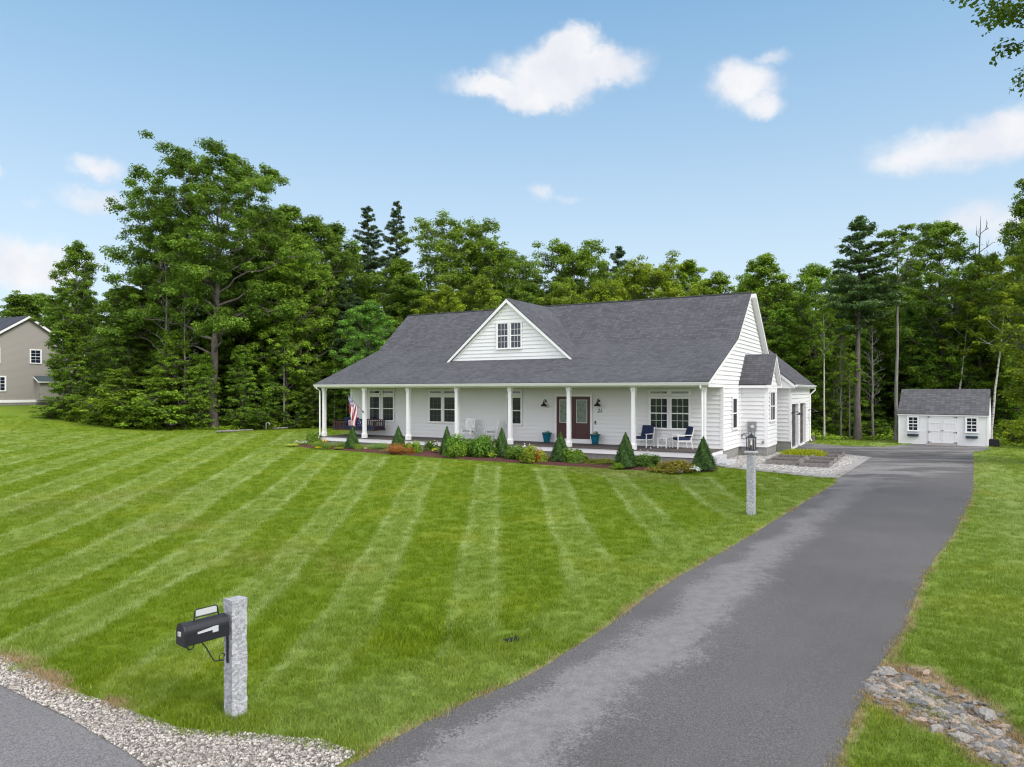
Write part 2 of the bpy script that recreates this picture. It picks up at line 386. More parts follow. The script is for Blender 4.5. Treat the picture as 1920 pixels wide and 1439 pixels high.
def bark_mat(name, a, bcol, sc=9):
    m, t, b, o = mat(name)
    g = t.new('ShaderNodeTexCoord').outputs['Object']
    n = t.noise(t.vm('MULTIPLY', g, (1, 1, 0.22)), sc, 5, 0.7)
    t.put(b.inputs['Base Color'], t.mix(t.rng(n, 0.3, 0.7, 0, 1), a, bcol)); b.inputs['Roughness'].default_value = 0.95
    bump(t, b, n, 0.8, 0.03)
    return m
M['bark'] = bark_mat('grey_brown_bark', (0.045, 0.036, 0.032), (0.15, 0.13, 0.12))
M['bark_light'] = bark_mat('pale_grey_bark', (0.10, 0.092, 0.088), (0.25, 0.235, 0.22))
m, t, b, o = mat('white_birch_bark'); M['birch'] = m
g = t.new('ShaderNodeTexCoord').outputs['Object']
n = t.noise(t.vm('MULTIPLY', g, (1, 1, 5)), 2.6, 4, 0.7)
t.put(b.inputs['Base Color'], t.ramp(n, [(0.36, (0.05, 0.045, 0.04)), (0.46, (0.40, 0.38, 0.34)), (0.7, (0.56, 0.54, 0.50))])); b.inputs['Roughness'].default_value = 0.8

# ---------------------------------------------------------------- mesh helpers
class MB:
    """collects boxes, prisms, tubes and quads; build() links them as one mesh object"""
    def __init__(s): s.v = []; s.f = []; s.uv = []; s.T = None
    def pt(s, p):
        p = tuple(p)
        if s.T: p = s.T(p)
        s.v.append(tuple(p)); return len(s.v) - 1
    def face(s, pts, uvs=None):
        i = [s.pt(p) for p in pts]; s.f.append(i); s.uv.append(uvs); return s
    def box(s, x0, x1, y0, y1, z0, z1):
        c = [(x0, y0, z0), (x1, y0, z0), (x1, y1, z0), (x0, y1, z0), (x0, y0, z1), (x1, y0, z1), (x1, y1, z1), (x0, y1, z1)]
        i = [s.pt(p) for p in c]
        for q in ((0, 3, 2, 1), (4, 5, 6, 7), (0, 1, 5, 4), (1, 2, 6, 5), (2, 3, 7, 6), (3, 0, 4, 7)):
            s.f.append([i[k] for k in q]); s.uv.append(None)
        return s
    def loft(s, rings, cap=True):
        idx = [[s.pt(p) for p in r] for r in rings]; n = len(idx[0])
        for a, b in zip(idx, idx[1:]):
            for k in range(n):
                s.f.append([a[k], a[(k + 1) % n], b[(k + 1) % n], b[k]]); s.uv.append(None)
        if cap:
            s.f.append(idx[0][::-1]); s.uv.append(None); s.f.append(idx[-1]); s.uv.append(None)
        return s
    def tube(s, pts, r, n=8, cap=True):
        pts = [Vector(p) for p in pts]
        rs = r if isinstance(r, (list, tuple)) else [r] * len(pts)
        rings = []; ref = Vector((0, 0, 1))
        d0 = (pts[1] - pts[0]).normalized()
        if abs(d0.z) > 0.9: ref = Vector((1, 0, 0))
        for k, p in enumerate(pts):
            d = ((pts[min(k + 1, len(pts) - 1)] - pts[max(k - 1, 0)])).normalized()
            a = d.cross(ref)
            if a.length < 1e-4: a = d.orthogonal()
            a.normalize(); b = a.cross(d).normalized(); ref = b.cross(a) * -1 if False else ref
            rings.append([p + (a * math.cos(2 * math.pi * j / n) + b * math.sin(2 * math.pi * j / n)) * rs[k] for j in range(n)])
        return s.loft(rings, cap)
    def lathe(s, cx, cy, prof, n=16):
        rings = [[(cx + r * math.cos(2 * math.pi * j / n), cy + r * math.sin(2 * math.pi * j / n), z) for j in range(n)] for r, z in prof]
        return s.loft(rings)
    def build(s, name, m, parent=None, smooth=False, bevel=0.0):
        me = bpy.data.meshes.new(name); me.from_pydata(s.v, [], s.f)
        if any(u is not None for u in s.uv):
            ul = me.uv_layers.new(name='UVMap'); k = 0
            for fi, f in enumerate(s.f):
                for j in range(len(f)):
                    if s.uv[fi] is not None: ul.data[k].uv = s.uv[fi][j]
                    k += 1
        me.materials.append(m)
        if smooth: me.shade_smooth()
        o = bpy.data.objects.new(name, me); COL.objects.link(o)
        if parent: o.parent = parent
        if bevel:
            md = o.modifiers.new('bevel', 'BEVEL'); md.width = bevel; md.segments = 2; md.limit_method = 'ANGLE'
        return o
def tag(o, label=None, cat=None, group=None, kind=None):
    if label: o['label'] = label
    if cat: o['category'] = cat
    if group: o['group'] = group
    if kind: o['kind'] = kind
    return o
def empty(name, loc=(0, 0, 0), rz=0.0):
    o = bpy.data.objects.new(name, None); COL.objects.link(o); o.location = loc; o.rotation_euler = (0, 0, rz)
    o.empty_display_size = 0.2
    return o
def copy_tree(o, parent=None):
    c = o.copy(); COL.objects.link(c)
    if parent: c.parent = parent
    for ch in list(o.children): copy_tree(ch, c)
    return c
def np_mesh(name, V, F, attrs=None, mats=()):
    me = bpy.data.meshes.new(name); V = np.asarray(V, np.float32); F = np.asarray(F, np.int32); k = F.shape[1]
    me.vertices.add(len(V)); me.vertices.foreach_set('co', V.ravel())
    me.loops.add(F.size); me.loops.foreach_set('vertex_index', F.ravel())
    me.polygons.add(len(F)); me.polygons.foreach_set('loop_start', np.arange(len(F), dtype=np.int32) * k)
    me.update(calc_edges=True)
    for an, (dom, val) in (attrs or {}).items():
        a = me.attributes.new(an, 'FLOAT', dom); a.data.foreach_set('value', np.asarray(val, np.float32))
    for mm in mats: me.materials.append(mm)
    return me
def link_mesh(name, me, parent=None, loc=None):
    o = bpy.data.objects.new(name, me); COL.objects.link(o)
    if parent: o.parent = parent
    if loc is not None: o.location = loc
    return o

def G(px, py, z=0.0):
    """point of the ground plane seen at photo pixel (px, py)"""
    d = (CH - z) * FPX / (py - HY); return ((px - CX) / FPX * d, d)
def sstep(x): x = np.clip(x, 0, 1); return x * x * (3 - 2 * x)
TH = math.atan(1333 / 2305.0)
AX = (math.cos(TH), -math.sin(TH)); BX = (math.sin(TH), math.cos(TH)); HO = (7.76461405, 29.82775369)
def hw(x, y): return (HO[0] + AX[0] * x + BX[0] * y, HO[1] + AX[1] * x + BX[1] * y)   # house frame -> world
def poly_mask(X, Y, P):
    ins = np.zeros(X.shape, bool); n = len(P)
    for i in range(n):
        x0, y0 = P[i]; x1, y1 = P[(i + 1) % n]
        c = ((y0 > Y) != (y1 > Y)) & (X < (x1 - x0) * (Y - y0) / (y1 - y0 + 1e-12) + x0)
        ins ^= c
    return ins
def seg_dist(X, Y, P):
    d = np.full(X.shape, 1e9)
    for (x0, y0), (x1, y1) in zip(P, P[1:]):
        L2 = (x1 - x0) ** 2 + (y1 - y0) ** 2
        t = np.clip(((X - x0) * (x1 - x0) + (Y - y0) * (y1 - y0)) / L2, 0, 1)
        d = np.minimum(d, np.hypot(X - x0 - t * (x1 - x0), Y - y0 - t * (y1 - y0)))
    return d

# ---------------------------------------------------------------- outlines on the ground
DR_L = [(-2.6, 4.3), (-1.75, 5.3), (-1.36, 5.86), (-0.97, 6.44), G(880, 1318), (0.23, 7.78), G(1120, 1190), (2.37, 11.28), G(1330, 1050), (4.94, 14.96), G(1500, 948), (11.04, 24.12),
        (11.42, 25.0), (12.99, 27.49), (16.83, 33.24)]
DR_R = [(1.2, 4.0), (2.25, 5.2), (2.66, 5.86), (3.0, 6.4), (3.93, 7.71), (4.6, 8.6), (5.26, 9.47), (6.4, 11.2), (7.7, 13.0), G(1782, 1013.5), G(1818, 944.5), G(1825.7, 920), G(1825.7, 900), G(1825.7, 885), G(1825.7, 862)]
ROAD_E = [(-12.0, 11.8), (-5.38, 7.47), (-4.17, 6.71), (-3.21, 6.02), (-2.6, 5.5), (-1.9, 4.6), (2.0, 2.1), (9.0, -2.4)]
GRASS_E = [(-12.0, 12.7), (-7.6, 9.35), (-6.0, 8.33), (-4.84, 7.5), (-3.8, 6.93), (-3.03, 6.51), (-2.31, 6.41), (-1.7, 6.3), (-1.32, 6.08)]
SHOULDER = GRASS_E + [(-1.6, 5.6), (-2.0, 5.0)] + ROAD_E[4::-1]
ROCKS = [G(*p) for p in [(1649, 1253), (1700, 1247), (1741, 1253), (1817, 1290), (1872, 1320), (1916, 1369), (1990, 1410), (2000, 1500), (1916, 1445), (1839, 1423), (1784, 1382), (1697, 1353), (1640, 1316), (1615, 1290)]]
DITCH = [G(1640, 1280), G(1720, 1300), G(1800, 1335), G(1880, 1390), G(1960, 1450)]
BED = [hw(*p) for p in [(-23.2, -.3), (-23.3, -1.2), (-21.8, -1.55), (-18, -2.05), (-14.7, -2.6), (-9, -3.1), (-5, -3.2), (-2.3, -3.2), (0, -3.1), (0.95, -2.7), (1.25, -1.9), (1.15, -.7), (.5, -.15), (.45, .1), (-21.7, .1), (-22.2, .6)]]
GRAVEL = [hw(*p) for p in [(.5, .05), (1.18, -.5), (2.3, -.8), (4.05, -1.38), (5.25, -2.3), (5.7, .6), (6.14, 7.5), (3.9, 9.4), (2.35, 9.1), (2.3, 8.2), (1.8, 8.2), (1.8, 5.6), (.5, 5.6)]]

def terrain(X, Y):
    X = np.asarray(X, float); Y = np.asarray(Y, float)
    z = 1.7 * sstep((-X - 26) / 20) * sstep((Y - 38) / 30)
    z = z - 0.26 * np.exp(-(seg_dist(X, Y, DITCH) / 0.55) ** 2) * sstep((X - 4.0) / 0.8)
    z = z - 0.16 * np.exp(-(((X + 0.55) / 1.15) ** 2 + ((Y - 9.35) / 0.85) ** 2))
    z = z + 0.05 * np.exp(-(((X - 0.1) / 1.2) ** 2 + ((Y - 8.45) / 0.3) ** 2)) * (seg_dist(X, Y, DR_L) > 0.3)
    return z
def tz(x, y): return float(terrain(np.array(x), np.array(y)))

# mowing stripes, each line followed along the lawn; S numbers the boundaries between mower passes
STR = {-1: [(-1.4, 27.3), (-1.0, 15.0), (-0.9, 10.6)], 0: [(-.5, 27.3), (-.3, 14.4), (-.2, 10.8)], 1: [(.9, 25.6), (.85, 15), (.9, 11.3)],
       2: [(1.9, 25.6), (1.75, 15), (1.8, 10.7)], 3: [(3.3, 24.8), (2.95, 16.1), (2.9, 12.5)], 4: [(4.1, 24.8), (3.8, 17.1), (3.85, 13.7)],
       5: [(5.7, 24.1), (5.2, 19.6)], 6: [(6.9, 23.5), (6.3, 19.0)], -2: [(-3.1, 29.9), (-2.3, 16.8), (-1.9, 10.4), (-1.9, 8.4)],
       -3: [(-3.95, 29.2), (-3.3, 19.6), (-2.75, 12.7), (-2.65, 8.8)], -4: [(-5.6, 31.0), (-4.1, 17.5), (-3.6, 11.4), (-3.55, 9.9)],
       -5: [(-6.6, 30.3), (-4.95, 17.9), (-4.35, 12.5), (-4.3, 10.7)], -6: [(-8.2, 32.2), (-6.1, 18.7), (-5.45, 13.7), (-5.4, 9.5)],
       -7: [(-9.3, 32.2), (-7.5, 21.1), (-6.5, 13.5), (-6.3, 11.0)], -8: [(-11.1, 34.9), (-8.9, 22.8), (-7.5, 16.1), (-7.2, 12.7)],
       -9: [(-13.0, 35.5), (-10.4, 23.4), (-8.9, 16.8), (-8.3, 12.7)], -11: [(-16.9, 38.9), (-13.2, 24.8), (-11.3, 17.1), (-10.7, 13)],
       -13: [(-20.5, 41), (-16.2, 26), (-14.0, 18), (-13.4, 14)]}
def stripe_s(X, Y):
    ks = sorted(STR); xs = []
    for k in ks:
        p = sorted(STR[k], key=lambda q: q[1]); yy = [q[1] for q in p]; xx = [q[0] for q in p]
        sl = (xx[-1] - xx[-2]) / (yy[-1] - yy[-2])
        xs.append(np.interp(Y, yy, xx) + sl * np.clip(Y - yy[-1], 0, 30))
    xs = np.array(xs); s = np.full(X.shape, float(ks[0]))
    s = np.where(X < xs[0], ks[0] + (X - xs[0]) / 1.3, s)
    for i in range(len(ks) - 1):
        a, b = xs[i], xs[i + 1]; inn = (X >= a) & (X < b)
        s = np.where(inn, ks[i] + (X - a) / (b - a) * (ks[i + 1] - ks[i]), s)
    s = np.where(X >= xs[-1], ks[-1] + (X - xs[-1]) / 1.15, s)
    return s
def wob(X, Y, f, ph):
    return np.sin(X * f + ph) * np.cos(Y * f * .83 + ph * 1.7) + .5 * np.sin(X * f * 2.3 + Y * f * 1.9 + ph)
def mow(X, Y):
    s = stripe_s(X + 0.035 * wob(X, Y, .8, .3), Y) + 0.0
    fr = np.mod(s + 1, 2)                        # 0..1 light band, 1..2 dark band
    soft = 0.11
    band = sstep((fr + soft) / (2 * soft)) * sstep((1 + soft - fr) / (2 * soft)) + sstep((fr - 2 + soft) / (2 * soft))
    dl = np.abs(fr - 0.07); dr = np.abs(fr - 0.95)
    line = np.maximum(np.exp(-(dl / .085) ** 2), np.exp(-(dr / .085) ** 2))
    v = 0.30 * band + 0.74 * line * (0.75 + 0.25 * wob(X, Y, .7, 2.))
    d_dr = seg_dist(X, Y, DR_L[:12]); e = sstep((d_dr - 1.0 - 0.2 * wob(X, Y, .8, 1.)) / 0.5)
    lx = (X - HO[0]) * AX[0] + (Y - HO[1]) * AX[1]; ly = (X - HO[0]) * BX[0] + (Y - HO[1]) * BX[1]
    nb = sstep((-ly - np.interp(lx, [-22, -15, -9, 1], [2.3, 3.3, 4.1, 4.3])) / 0.5) ; nb = np.where((lx < -24), 1.0, nb); nb = np.where(lx > 0.5, sstep((np.hypot(lx - .5, ly + .5) - 3.2) / .8), nb)
    near = sstep((Y - 6.9 + X * -0.12 + 0.3 * wob(X, Y, .9, 0)) / 2.2)
    v = v * e * nb * (0.25 + 0.75 * near)
    v = v + (1 - e) * 0.30 + (1 - near) * 0.12 + (1 - nb) * 0.06
    right = (X > np.interp(Y, [p[1] for p in DR_R], [p[0] for p in DR_R]))
    sr = np.mod((X * 0.86 - Y * 0.5) / 2.1, 2)
    v = np.where(right, 0.30 + 0.42 * np.exp(-((sr - 1) / .33) ** 2), v)
    v = v * (0.86 + 0.16 * wob(X, Y, 1.3, .5))
    farm = sstep((Y - 26) / 20) * (X < 12)
    v = v + farm * 0.05
    v = v * (1 - .9 * sstep((Y - 48 - .12 * (X + 30)) / 7) * (X < -4))
    return np.clip(v, 0, 1)
def dryness(X, Y):
    """straw-coloured patches: gravel verge, drive edge, rock channel"""
    d1 = seg_dist(X, Y, GRASS_E[:6]); w1 = wob(X, Y, 4.3, .9)
    v = 0.95 * sstep((0.13 - d1 + 0.12 * w1) / 0.12) * sstep((-3.55 - X) / 0.4)
    inside = poly_mask(X, Y, ROCKS); dR = seg_dist(X, Y, ROCKS + ROCKS[:1])
    v = np.maximum(v, np.where(inside, 0.55 + 0.5 * sstep((0.45 - dR) / .3) - 0.3 * (wob(X, Y, 6, .2) > .6), 0.8 * sstep((0.14 - dR + 0.05 * w1) / .14)))
    dd = np.minimum(seg_dist(X, Y, DR_L), seg_dist(X, Y, DR_R)); v = np.maximum(v, 0.75 * sstep((0.09 - dd + 0.03 * w1) / .06))
    v = np.maximum(v, 0.20 * sstep((wob(X, Y, .21, 1.1) - .95) / .5) * (Y > 12) * (Y < 30))
    for (px, py, r) in ((240, 930, 1.8), (330, 985, 1.0), (490, 1040, .9), (620, 1062, .8), (130, 945, 1.6), (1500, 1000, .0001)):
        x0, y0 = G(px, py); v = np.maximum(v, .17 * np.exp(-(((X - x0) / r) ** 2 + ((Y - y0) / (r * 1.1)) ** 2)) * (.7 + .4 * wob(X, Y, 2.3, .7)))
    return np.clip(v, 0, 1)
def forest_line(X):
    return np.interp(X, [-75, -45, -41, -38, -34, -20, -17, -5, 8, 17, 25, 27, 30, 45], [100, 100, 80, 60, 57.0, 56.8, 60, 62, 56, 46.0, 45.0, 41.5, 39, 36])

# ---------------------------------------------------------------- ground sheet
def axis(parts):
    a = []
    for lo, hi, st in parts: a += list(np.arange(lo, hi, st))
    return np.array(a + [parts[-1][1]])
gx = axis([(-1500, -200, 200), (-200, -60, 14), (-60, -26, 1.0), (-26, -18, .25), (-18, 10, .09), (10, 13, .25), (13, 60, 1.0), (60, 200, 14), (200, 1500, 200)])
gy = axis([(-300, -20, 40), (-20, 4, 3), (4, 34, 0.22), (34, 90, 0.9), (90, 200, 11), (200, 2500, 230)])
GX, GY = np.meshgrid(gx, gy); ZZ = terrain(GX, GY)
nxg, nyg = len(gx), len(gy)
V = np.stack([GX.ravel(), GY.ravel(), ZZ.ravel()], 1)
I = np.arange(nxg * nyg).reshape(nyg, nxg)
Fq = np.stack([I[:-1, :-1].ravel(), I[:-1, 1:].ravel(), I[1:, 1:].ravel(), I[1:, :-1].ravel()], 1)
Xr, Yr = GX.ravel(), GY.ravel()
fo = sstep((Yr - forest_line(Xr) + 0.6 + 0.5 * wob(Xr, Yr, .7, .4)) / 1.2)
me = np_mesh('ground', V, Fq, {'mow': ('POINT', mow(Xr, Yr)), 'dry': ('POINT', dryness(Xr, Yr)), 'forest': ('POINT', fo)}, [M['lawn']])
me.shade_smooth()
ground = link_mesh('ground', me); tag(ground, 'striped mown green lawn and woodland floor', 'ground', kind='structure')

def resample(P, n):
    P = np.array(P, float); d = np.r_[0, np.cumsum(np.hypot(*np.diff(P, axis=0).T))]
    return np.stack([np.interp(np.linspace(0, d[-1], n), d, P[:, k]) for k in (0, 1)], 1)
def smooth_poly(P, it=2):
    P = np.array(P, float)
    for _ in range(it):
        Q = [P[0]]
        for a, b in zip(P, P[1:]): Q += [a * .75 + b * .25, a * .25 + b * .75]
        Q.append(P[-1]); P = np.array(Q)
    return P

# driveway: lofted between its two edges, then the turning area by the garage
n = 90; Lp = []; Rp = []
Ls = smooth_poly(DR_L[:12]); Rs = smooth_poly(DR_R)
tt = np.linspace(0, 1, n)
Lq = resample(Ls, n); Rq = resample(Rs, n)
rr = random.Random(4)
jit = lambda a: a
mb = MB(); NA = 14
rows = []; along = 0.0; prev = None
for i in range(n):
    a, b = Lq[i], Rq[i]; mid = (a + b) / 2
    if prev is not None: along += float(np.hypot(*(mid - prev)))
    prev = mid
    ja = rr.uniform(-.03, .03) ; row = []
    dirn = (b - a) / np.hypot(*(b - a))
    for k in range(NA + 1):
        f = k / NA; p = a + (b - a) * f + dirn * (ja if k in (0, NA) else 0)
        row.append((p[0], p[1], 0.012 + 0.03 * math.sin(math.pi * f) - 0.0, f, along))
    rows.append(row)
for r0, r1 in zip(rows, rows[1:]):
    for k in range(NA):
        q = [r0[k], r0[k + 1], r1[k + 1], r1[k]]
        mb.face([x[:3] for x in q], [(x[3], x[4]) for x in q])
# turning area, one n-gon butted to the end of the strip
endL, endR = rows[-1][0], rows[-1][-1]
garc, garb = hw(2.3, 9.2), hw(2.3, 16.0)
ap = [endL[:2], (11.42, 25.0), (12.99, 27.49), (16.83, 33.24), hw(3.9, 9.4), hw(2.2, 9.3), hw(2.2, 16.0), G(1530, 832.5), G(1560, 835), G(1600, 837), G(1660, 838.5), G(1684, 836), G(1720, 833), G(1850, 838), G(1856, 844), G(1825.7, 848), endR[:2]]
dense = []
for (x0, y0), (x1, y1) in zip(ap, ap[1:]):
    dense.append((x0, y0))
dense.append(ap[-1])
endrow = [(r[0], r[1], r[2]) for r in rows[-1][::-1]][1:-1]
P3 = [(x, y, 0.012) for x, y in dense] + endrow
mb.face(P3, [(0.6, 28 + p[1] * 0.2) for p in P3])
drv = mb.build('driveway', M['asphalt']); tag(drv, 'dark grey asphalt driveway with worn paler patch', 'driveway', kind='structure')
me = drv.data; me.shade_smooth()

def flat_sheet(name, P, z, m, label, thick=0.0, kind='structure', cat=None):
    mb = MB(); P = [tuple(p[:2]) for p in P]
    mb.face([(x, y, z) for x, y in P])
    o = mb.build(name, m); tag(o, label, cat or name.replace('_', ' '), kind=kind); return o
flat_sheet('road', ROAD_E[::-1] + [(-16, 5.5), (-8, -4), (0, -9), (9, -9)], 0.006, M['asphalt_road'], 'pale grey asphalt road at the bottom corner')
flat_sheet('gravel_verge', SHOULDER, 0.012, M['gravel'], 'white gravel verge beside the road')
flat_sheet('garden_path', GRAVEL, 0.016, M['gravel_path'], 'white gravel and paver path beside the house')
# mulch bed: slightly mounded
Pb = resample(smooth_poly(BED + BED[:1], 1), 90)[:-1]; cxb = np.array([hw(-11, -.8)])
mb = MB()
inner = []
for p in Pb:
    lx = (p[0] - HO[0]) * AX[0] + (p[1] - HO[1]) * AX[1]; ly = (p[0] - HO[0]) * BX[0] + (p[1] - HO[1]) * BX[1]
    l2 = min(max(lx, -22.2), -.1); y2 = ly + (0.3 if ly < -1 else -.1)
    inner.append(hw(l2, min(y2, -.35) if ly < .2 else y2))
n = len(Pb)
for i in range(n):
    j = (i + 1) % n
    mb.face([(*Pb[i], 0.005), (*Pb[j], 0.005), (*inner[j], 0.07), (*inner[i], 0.07)])
mb.face([(*p, 0.07) for p in inner])
tag(mb.build('mulch_bed', M['mulch']), 'reddish brown bark mulch bed along the porch', 'mulch bed', kind='structure')
# paver strip at the lawn edge and beside the drive
P = [hw(*p) for p in [(5.15, -2.3), (5.62, -2.0), (5.75, .3), (6.14, 7.4), (5.8, 7.2), (5.35, .2)]]
mb = MB(); mb.face([(x, y, 0.022) for x, y in P])
P = [hw(*p) for p in [(1.25, -.60), (5.15, -2.28), (5.3, -1.4), (1.7, -.05)]]
mb.face([(x, y, 0.020) for x, y in P])
tag(mb.build('paver_strip', M['paver']), 'grey paver edging between gravel and lawn', 'paving', kind='structure')

# ---------------------------------------------------------------- lap siding
def siding(mb, prof, z0, z1, step=0.20, off=0.034, T=None, breaks=()):
    """courses of lap siding; prof(z) -> (u0, u1); T maps (u, out, z) to local space"""
    zs = [z0]; 
    while zs[-1] + step < z1 - 1e-6: zs.append(zs[-1] + step)
    zs.append(z1)
    old = mb.T; mb.T = T
    for a, b in zip(zs, zs[1:]):
        cut = [a] + [q for q in breaks if a + 1e-4 < q < b - 1e-4] + [b]
        for p, q in zip(cut, cut[1:]):
            u0, u1 = prof(p + 1e-6); v0, v1 = prof(q - 1e-6)
            if u1 - u0 < 1e-3 and v1 - v0 < 1e-3: continue
            fa = off * (b - p) / (b - a); fb = off * (b - q) / (b - a)
            mb.face([(u0, 0.002 + fa, p), (u1, 0.002 + fa, p), (v1, 0.002 + fb, q), (v0, 0.002 + fb, q)])
        u0, u1 = prof(a + 1e-6)
        mb.face([(u0, 0.002, a), (u1, 0.002, a), (u1, 0.002 + off, a), (u0, 0.002 + off, a)])
    mb.T = old
def Tfront(y): return lambda p: (p[0], y - p[1], p[2])        # wall facing -y, u = x
def Tright(x): return lambda p: (x + p[1], p[0], p[2])        # wall facing +x, u = y
def Tleft(x): return lambda p: (x - p[1], p[0], p[2])
def Tback(y): return lambda p: (p[0], y + p[1], p[2])

def window(parent, T, u0, u1, z0, z1, cols=3, rows=4, rail=True, casing=0.09, glass='glass', sill=True, out=0.040, trim=None, mw=0.018, grille=None):
    trim = trim or M['white_trim']
    fr = MB(); fr.T = T; c = casing; s = 0.035
    if c:
        fr.box(u0 - c, u0, out, out + .035, z0 - c, z1 + c); fr.box(u1, u1 + c, out, out + .035, z0 - c, z1 + c)
        fr.box(u0, u1, out, out + .035, z1, z1 + c); fr.box(u0, u1, out, out + .035, z0 - c, z0)
    fr.box(u0, u0 + s, out - .005, out + .022, z0, z1); fr.box(u1 - s, u1, out - .005, out + .022, z0, z1)
    fr.box(u0 + s, u1 - s, out - .005, out + .022, z1 - s, z1); fr.box(u0 + s, u1 - s, out - .005, out + .022, z0, z0 + s)
    zm = (z0 + z1) / 2
    if rail: fr.box(u0 + s, u1 - s, out - .004, out + .020, zm - .025, zm + .025)
    if sill and c: fr.box(u0 - c - .02, u1 + c + .02, out + .036, out + .07, z0 - .04, z0)
    gr_ = MB(); gr_.T = T; tgt = gr_ if grille else fr
    for k in range(1, cols):
        u = u0 + s + (u1 - u0 - 2 * s) * k / cols; tgt.box(u - mw / 2, u + mw / 2, out - .004, out + .010, z0 + s, z1 - s)
    for k in range(1, rows):
        if rail and k * 2 == rows: continue
        z = z0 + s + (z1 - z0 - 2 * s) * k / rows; tgt.box(u0 + s, u1 - s, out - .004, out + .0085, z - mw / 2, z + mw / 2)
    f = fr.build('window', trim, parent)
    if grille and gr_.v: gr_.build('grille', grille, f)
    p = MB(); p.T = T; p.face([(u0 + s * .5, out + .001, z0 + s * .5), (u1 - s * .5, out + .001, z0 + s * .5), (u1 - s * .5, out + .001, z1 - s * .5), (u0 + s * .5, out + .001, z1 - s * .5)])
    p.build('pane', M[glass], f)
    return f

# ================================================================ the white house
H_ = empty('white_house', (HO[0], HO[1], 0), -TH)
tag(H_, 'white clapboard ranch house with long covered porch and charcoal shingle roof', 'house')
XG, XL, YW, YB = 0.48, -21.55, 2.45, 14.0
ZR, YR, YK, ZK = 8.17, 8.23, 5.24, 5.66
ZE, YE = 3.50, -0.27                       # front eave
SLOW = (ZK - ZE) / (YK - YE); SUP = (ZR - ZK) / (YR - YK)
def roof_z(y): return ZE + SLOW * (y - YE) if y <= YK else (ZK + SUP * (y - YK) if y <= YR else ZR - SUP * (y - YR))
ZBE = roof_z(YB + .3)
HFZ = 0.52
# roof: slab with thickness, following the kinked front slope
def slab_strip(mb, prof, x0, x1, th=0.16, uv0=0.0):
    """prof: list of (y, z); surface between x0 and x1"""
    s = uv0
    for (ya, za), (yb, zb) in zip(prof, prof[1:]):
        L = math.hypot(yb - ya, zb - za)
        mb.face([(x0, ya, za), (x1, ya, za), (x1, yb, zb), (x0, yb, zb)], [(x0, s), (x1, s), (x1, s + L), (x0, s + L)])
        mb.face([(x0, ya, za - th), (x0, yb, zb - th), (x1, yb, zb - th), (x1, ya, za - th)])
        s += L
    a, b = prof[0], prof[-1]
    for (y, z) in (a, b): mb.face([(x0, y, z - th), (x1, y, z - th), (x1, y, z), (x0, y, z)])
    for x in (x0, x1):
        for (ya, za), (yb, zb) in zip(prof, prof[1:]):
            mb.face([(x, ya, za - th), (x, yb, zb - th), (x, yb, zb), (x, ya, za)])
mb = MB(); XRo, XLo = XG + .07, XL - .28
slab_strip(mb, [(YE, ZE), (YK, ZK), (YR, ZR)], XLo, XRo, 0.05)
slab_strip(mb, [(YR + .002, ZR - .001), (YB + .3, ZBE)], XLo, XRo, 0.05, 3.1)
# garage wing roof, ridge running back
GX_, GE, GS = 2.58, 3.45, 0.85
gr = [(-2.9, GE + GS * (GX_ + 2.9)), (GX_, GE)]
def ygable(mb, x0, z0, x1, z1, ya, yb, th=0.05):
    L = math.hypot(x1 - x0, z1 - z0)
    mb.face([(x0, ya, z0), (x1, ya, z1), (x1, yb, z1), (x0, yb, z0)], [(ya, L), (ya, 0), (yb, 0), (yb, L)])
    mb.face([(x0, ya, z0 - th), (x0, yb, z0 - th), (x1, yb, z1 - th), (x1, ya, z1 - th)])
    for y in (ya, yb): mb.face([(x0, y, z0 - th), (x1, y, z1 - th), (x1, y, z1), (x0, y, z0)])
    mb.face([(x1, ya, z1 - th), (x1, yb, z1 - th), (x1, yb, z1), (x1, ya, z1)])
xs_ = 1.45; zs_ = GE + GS * (GX_ - xs_)
ygable(mb, xs_, zs_, GX_, GE, 8.82, 16.3); ygable(mb, gr[0][0], gr[0][1], xs_ - .001, zs_ + .001, 11.6, 16.3)
ygable(mb, gr[0][0], gr[0][1], gr[0][0] - (GX_ + 2.9), GE, 8.9, 16.3)
mb.build('roof', M['shingle'], H_)
roof = H_.children[-1] if H_.children else None
roof = [c for c in COL.objects if c.name.startswith('roof')][-1]

# ridge cap
mb = MB()
mb.tube([(XLo, YR, ZR + .005), (XRo, YR, ZR + .005)], 0.05, 6)
mb.build('ridge_cap', M['shingle'], roof)

# main walls
mb = MB()
siding(mb, lambda z: (XL, XG), HFZ, 3.36, T=Tfront(YW))
def gable_prof(z):
    # the gable wall above the porch reaches forward to the eave
    zt = z + 0.10
    y0 = YE + .12 + max(0, (zt - ZE)) / SLOW if zt < ZK else YK + (zt - ZK) / SUP
    if z < 3.28: y0 = YW
    y1 = min(YB, YR + (ZR - zt) / SUP)
    return (min(y0, YR), max(y1, YR))
siding(mb, gable_prof, 0.42, 8.02, T=Tright(XG), breaks=(3.28, ZE - .1, ZK - .1))
siding(mb, gable_prof, 0.42, 8.02, T=Tleft(XL), breaks=(3.28, ZE - .1, ZK - .1))
siding(mb, lambda z: (XL, XG), 0.42, ZBE, T=Tback(YB))
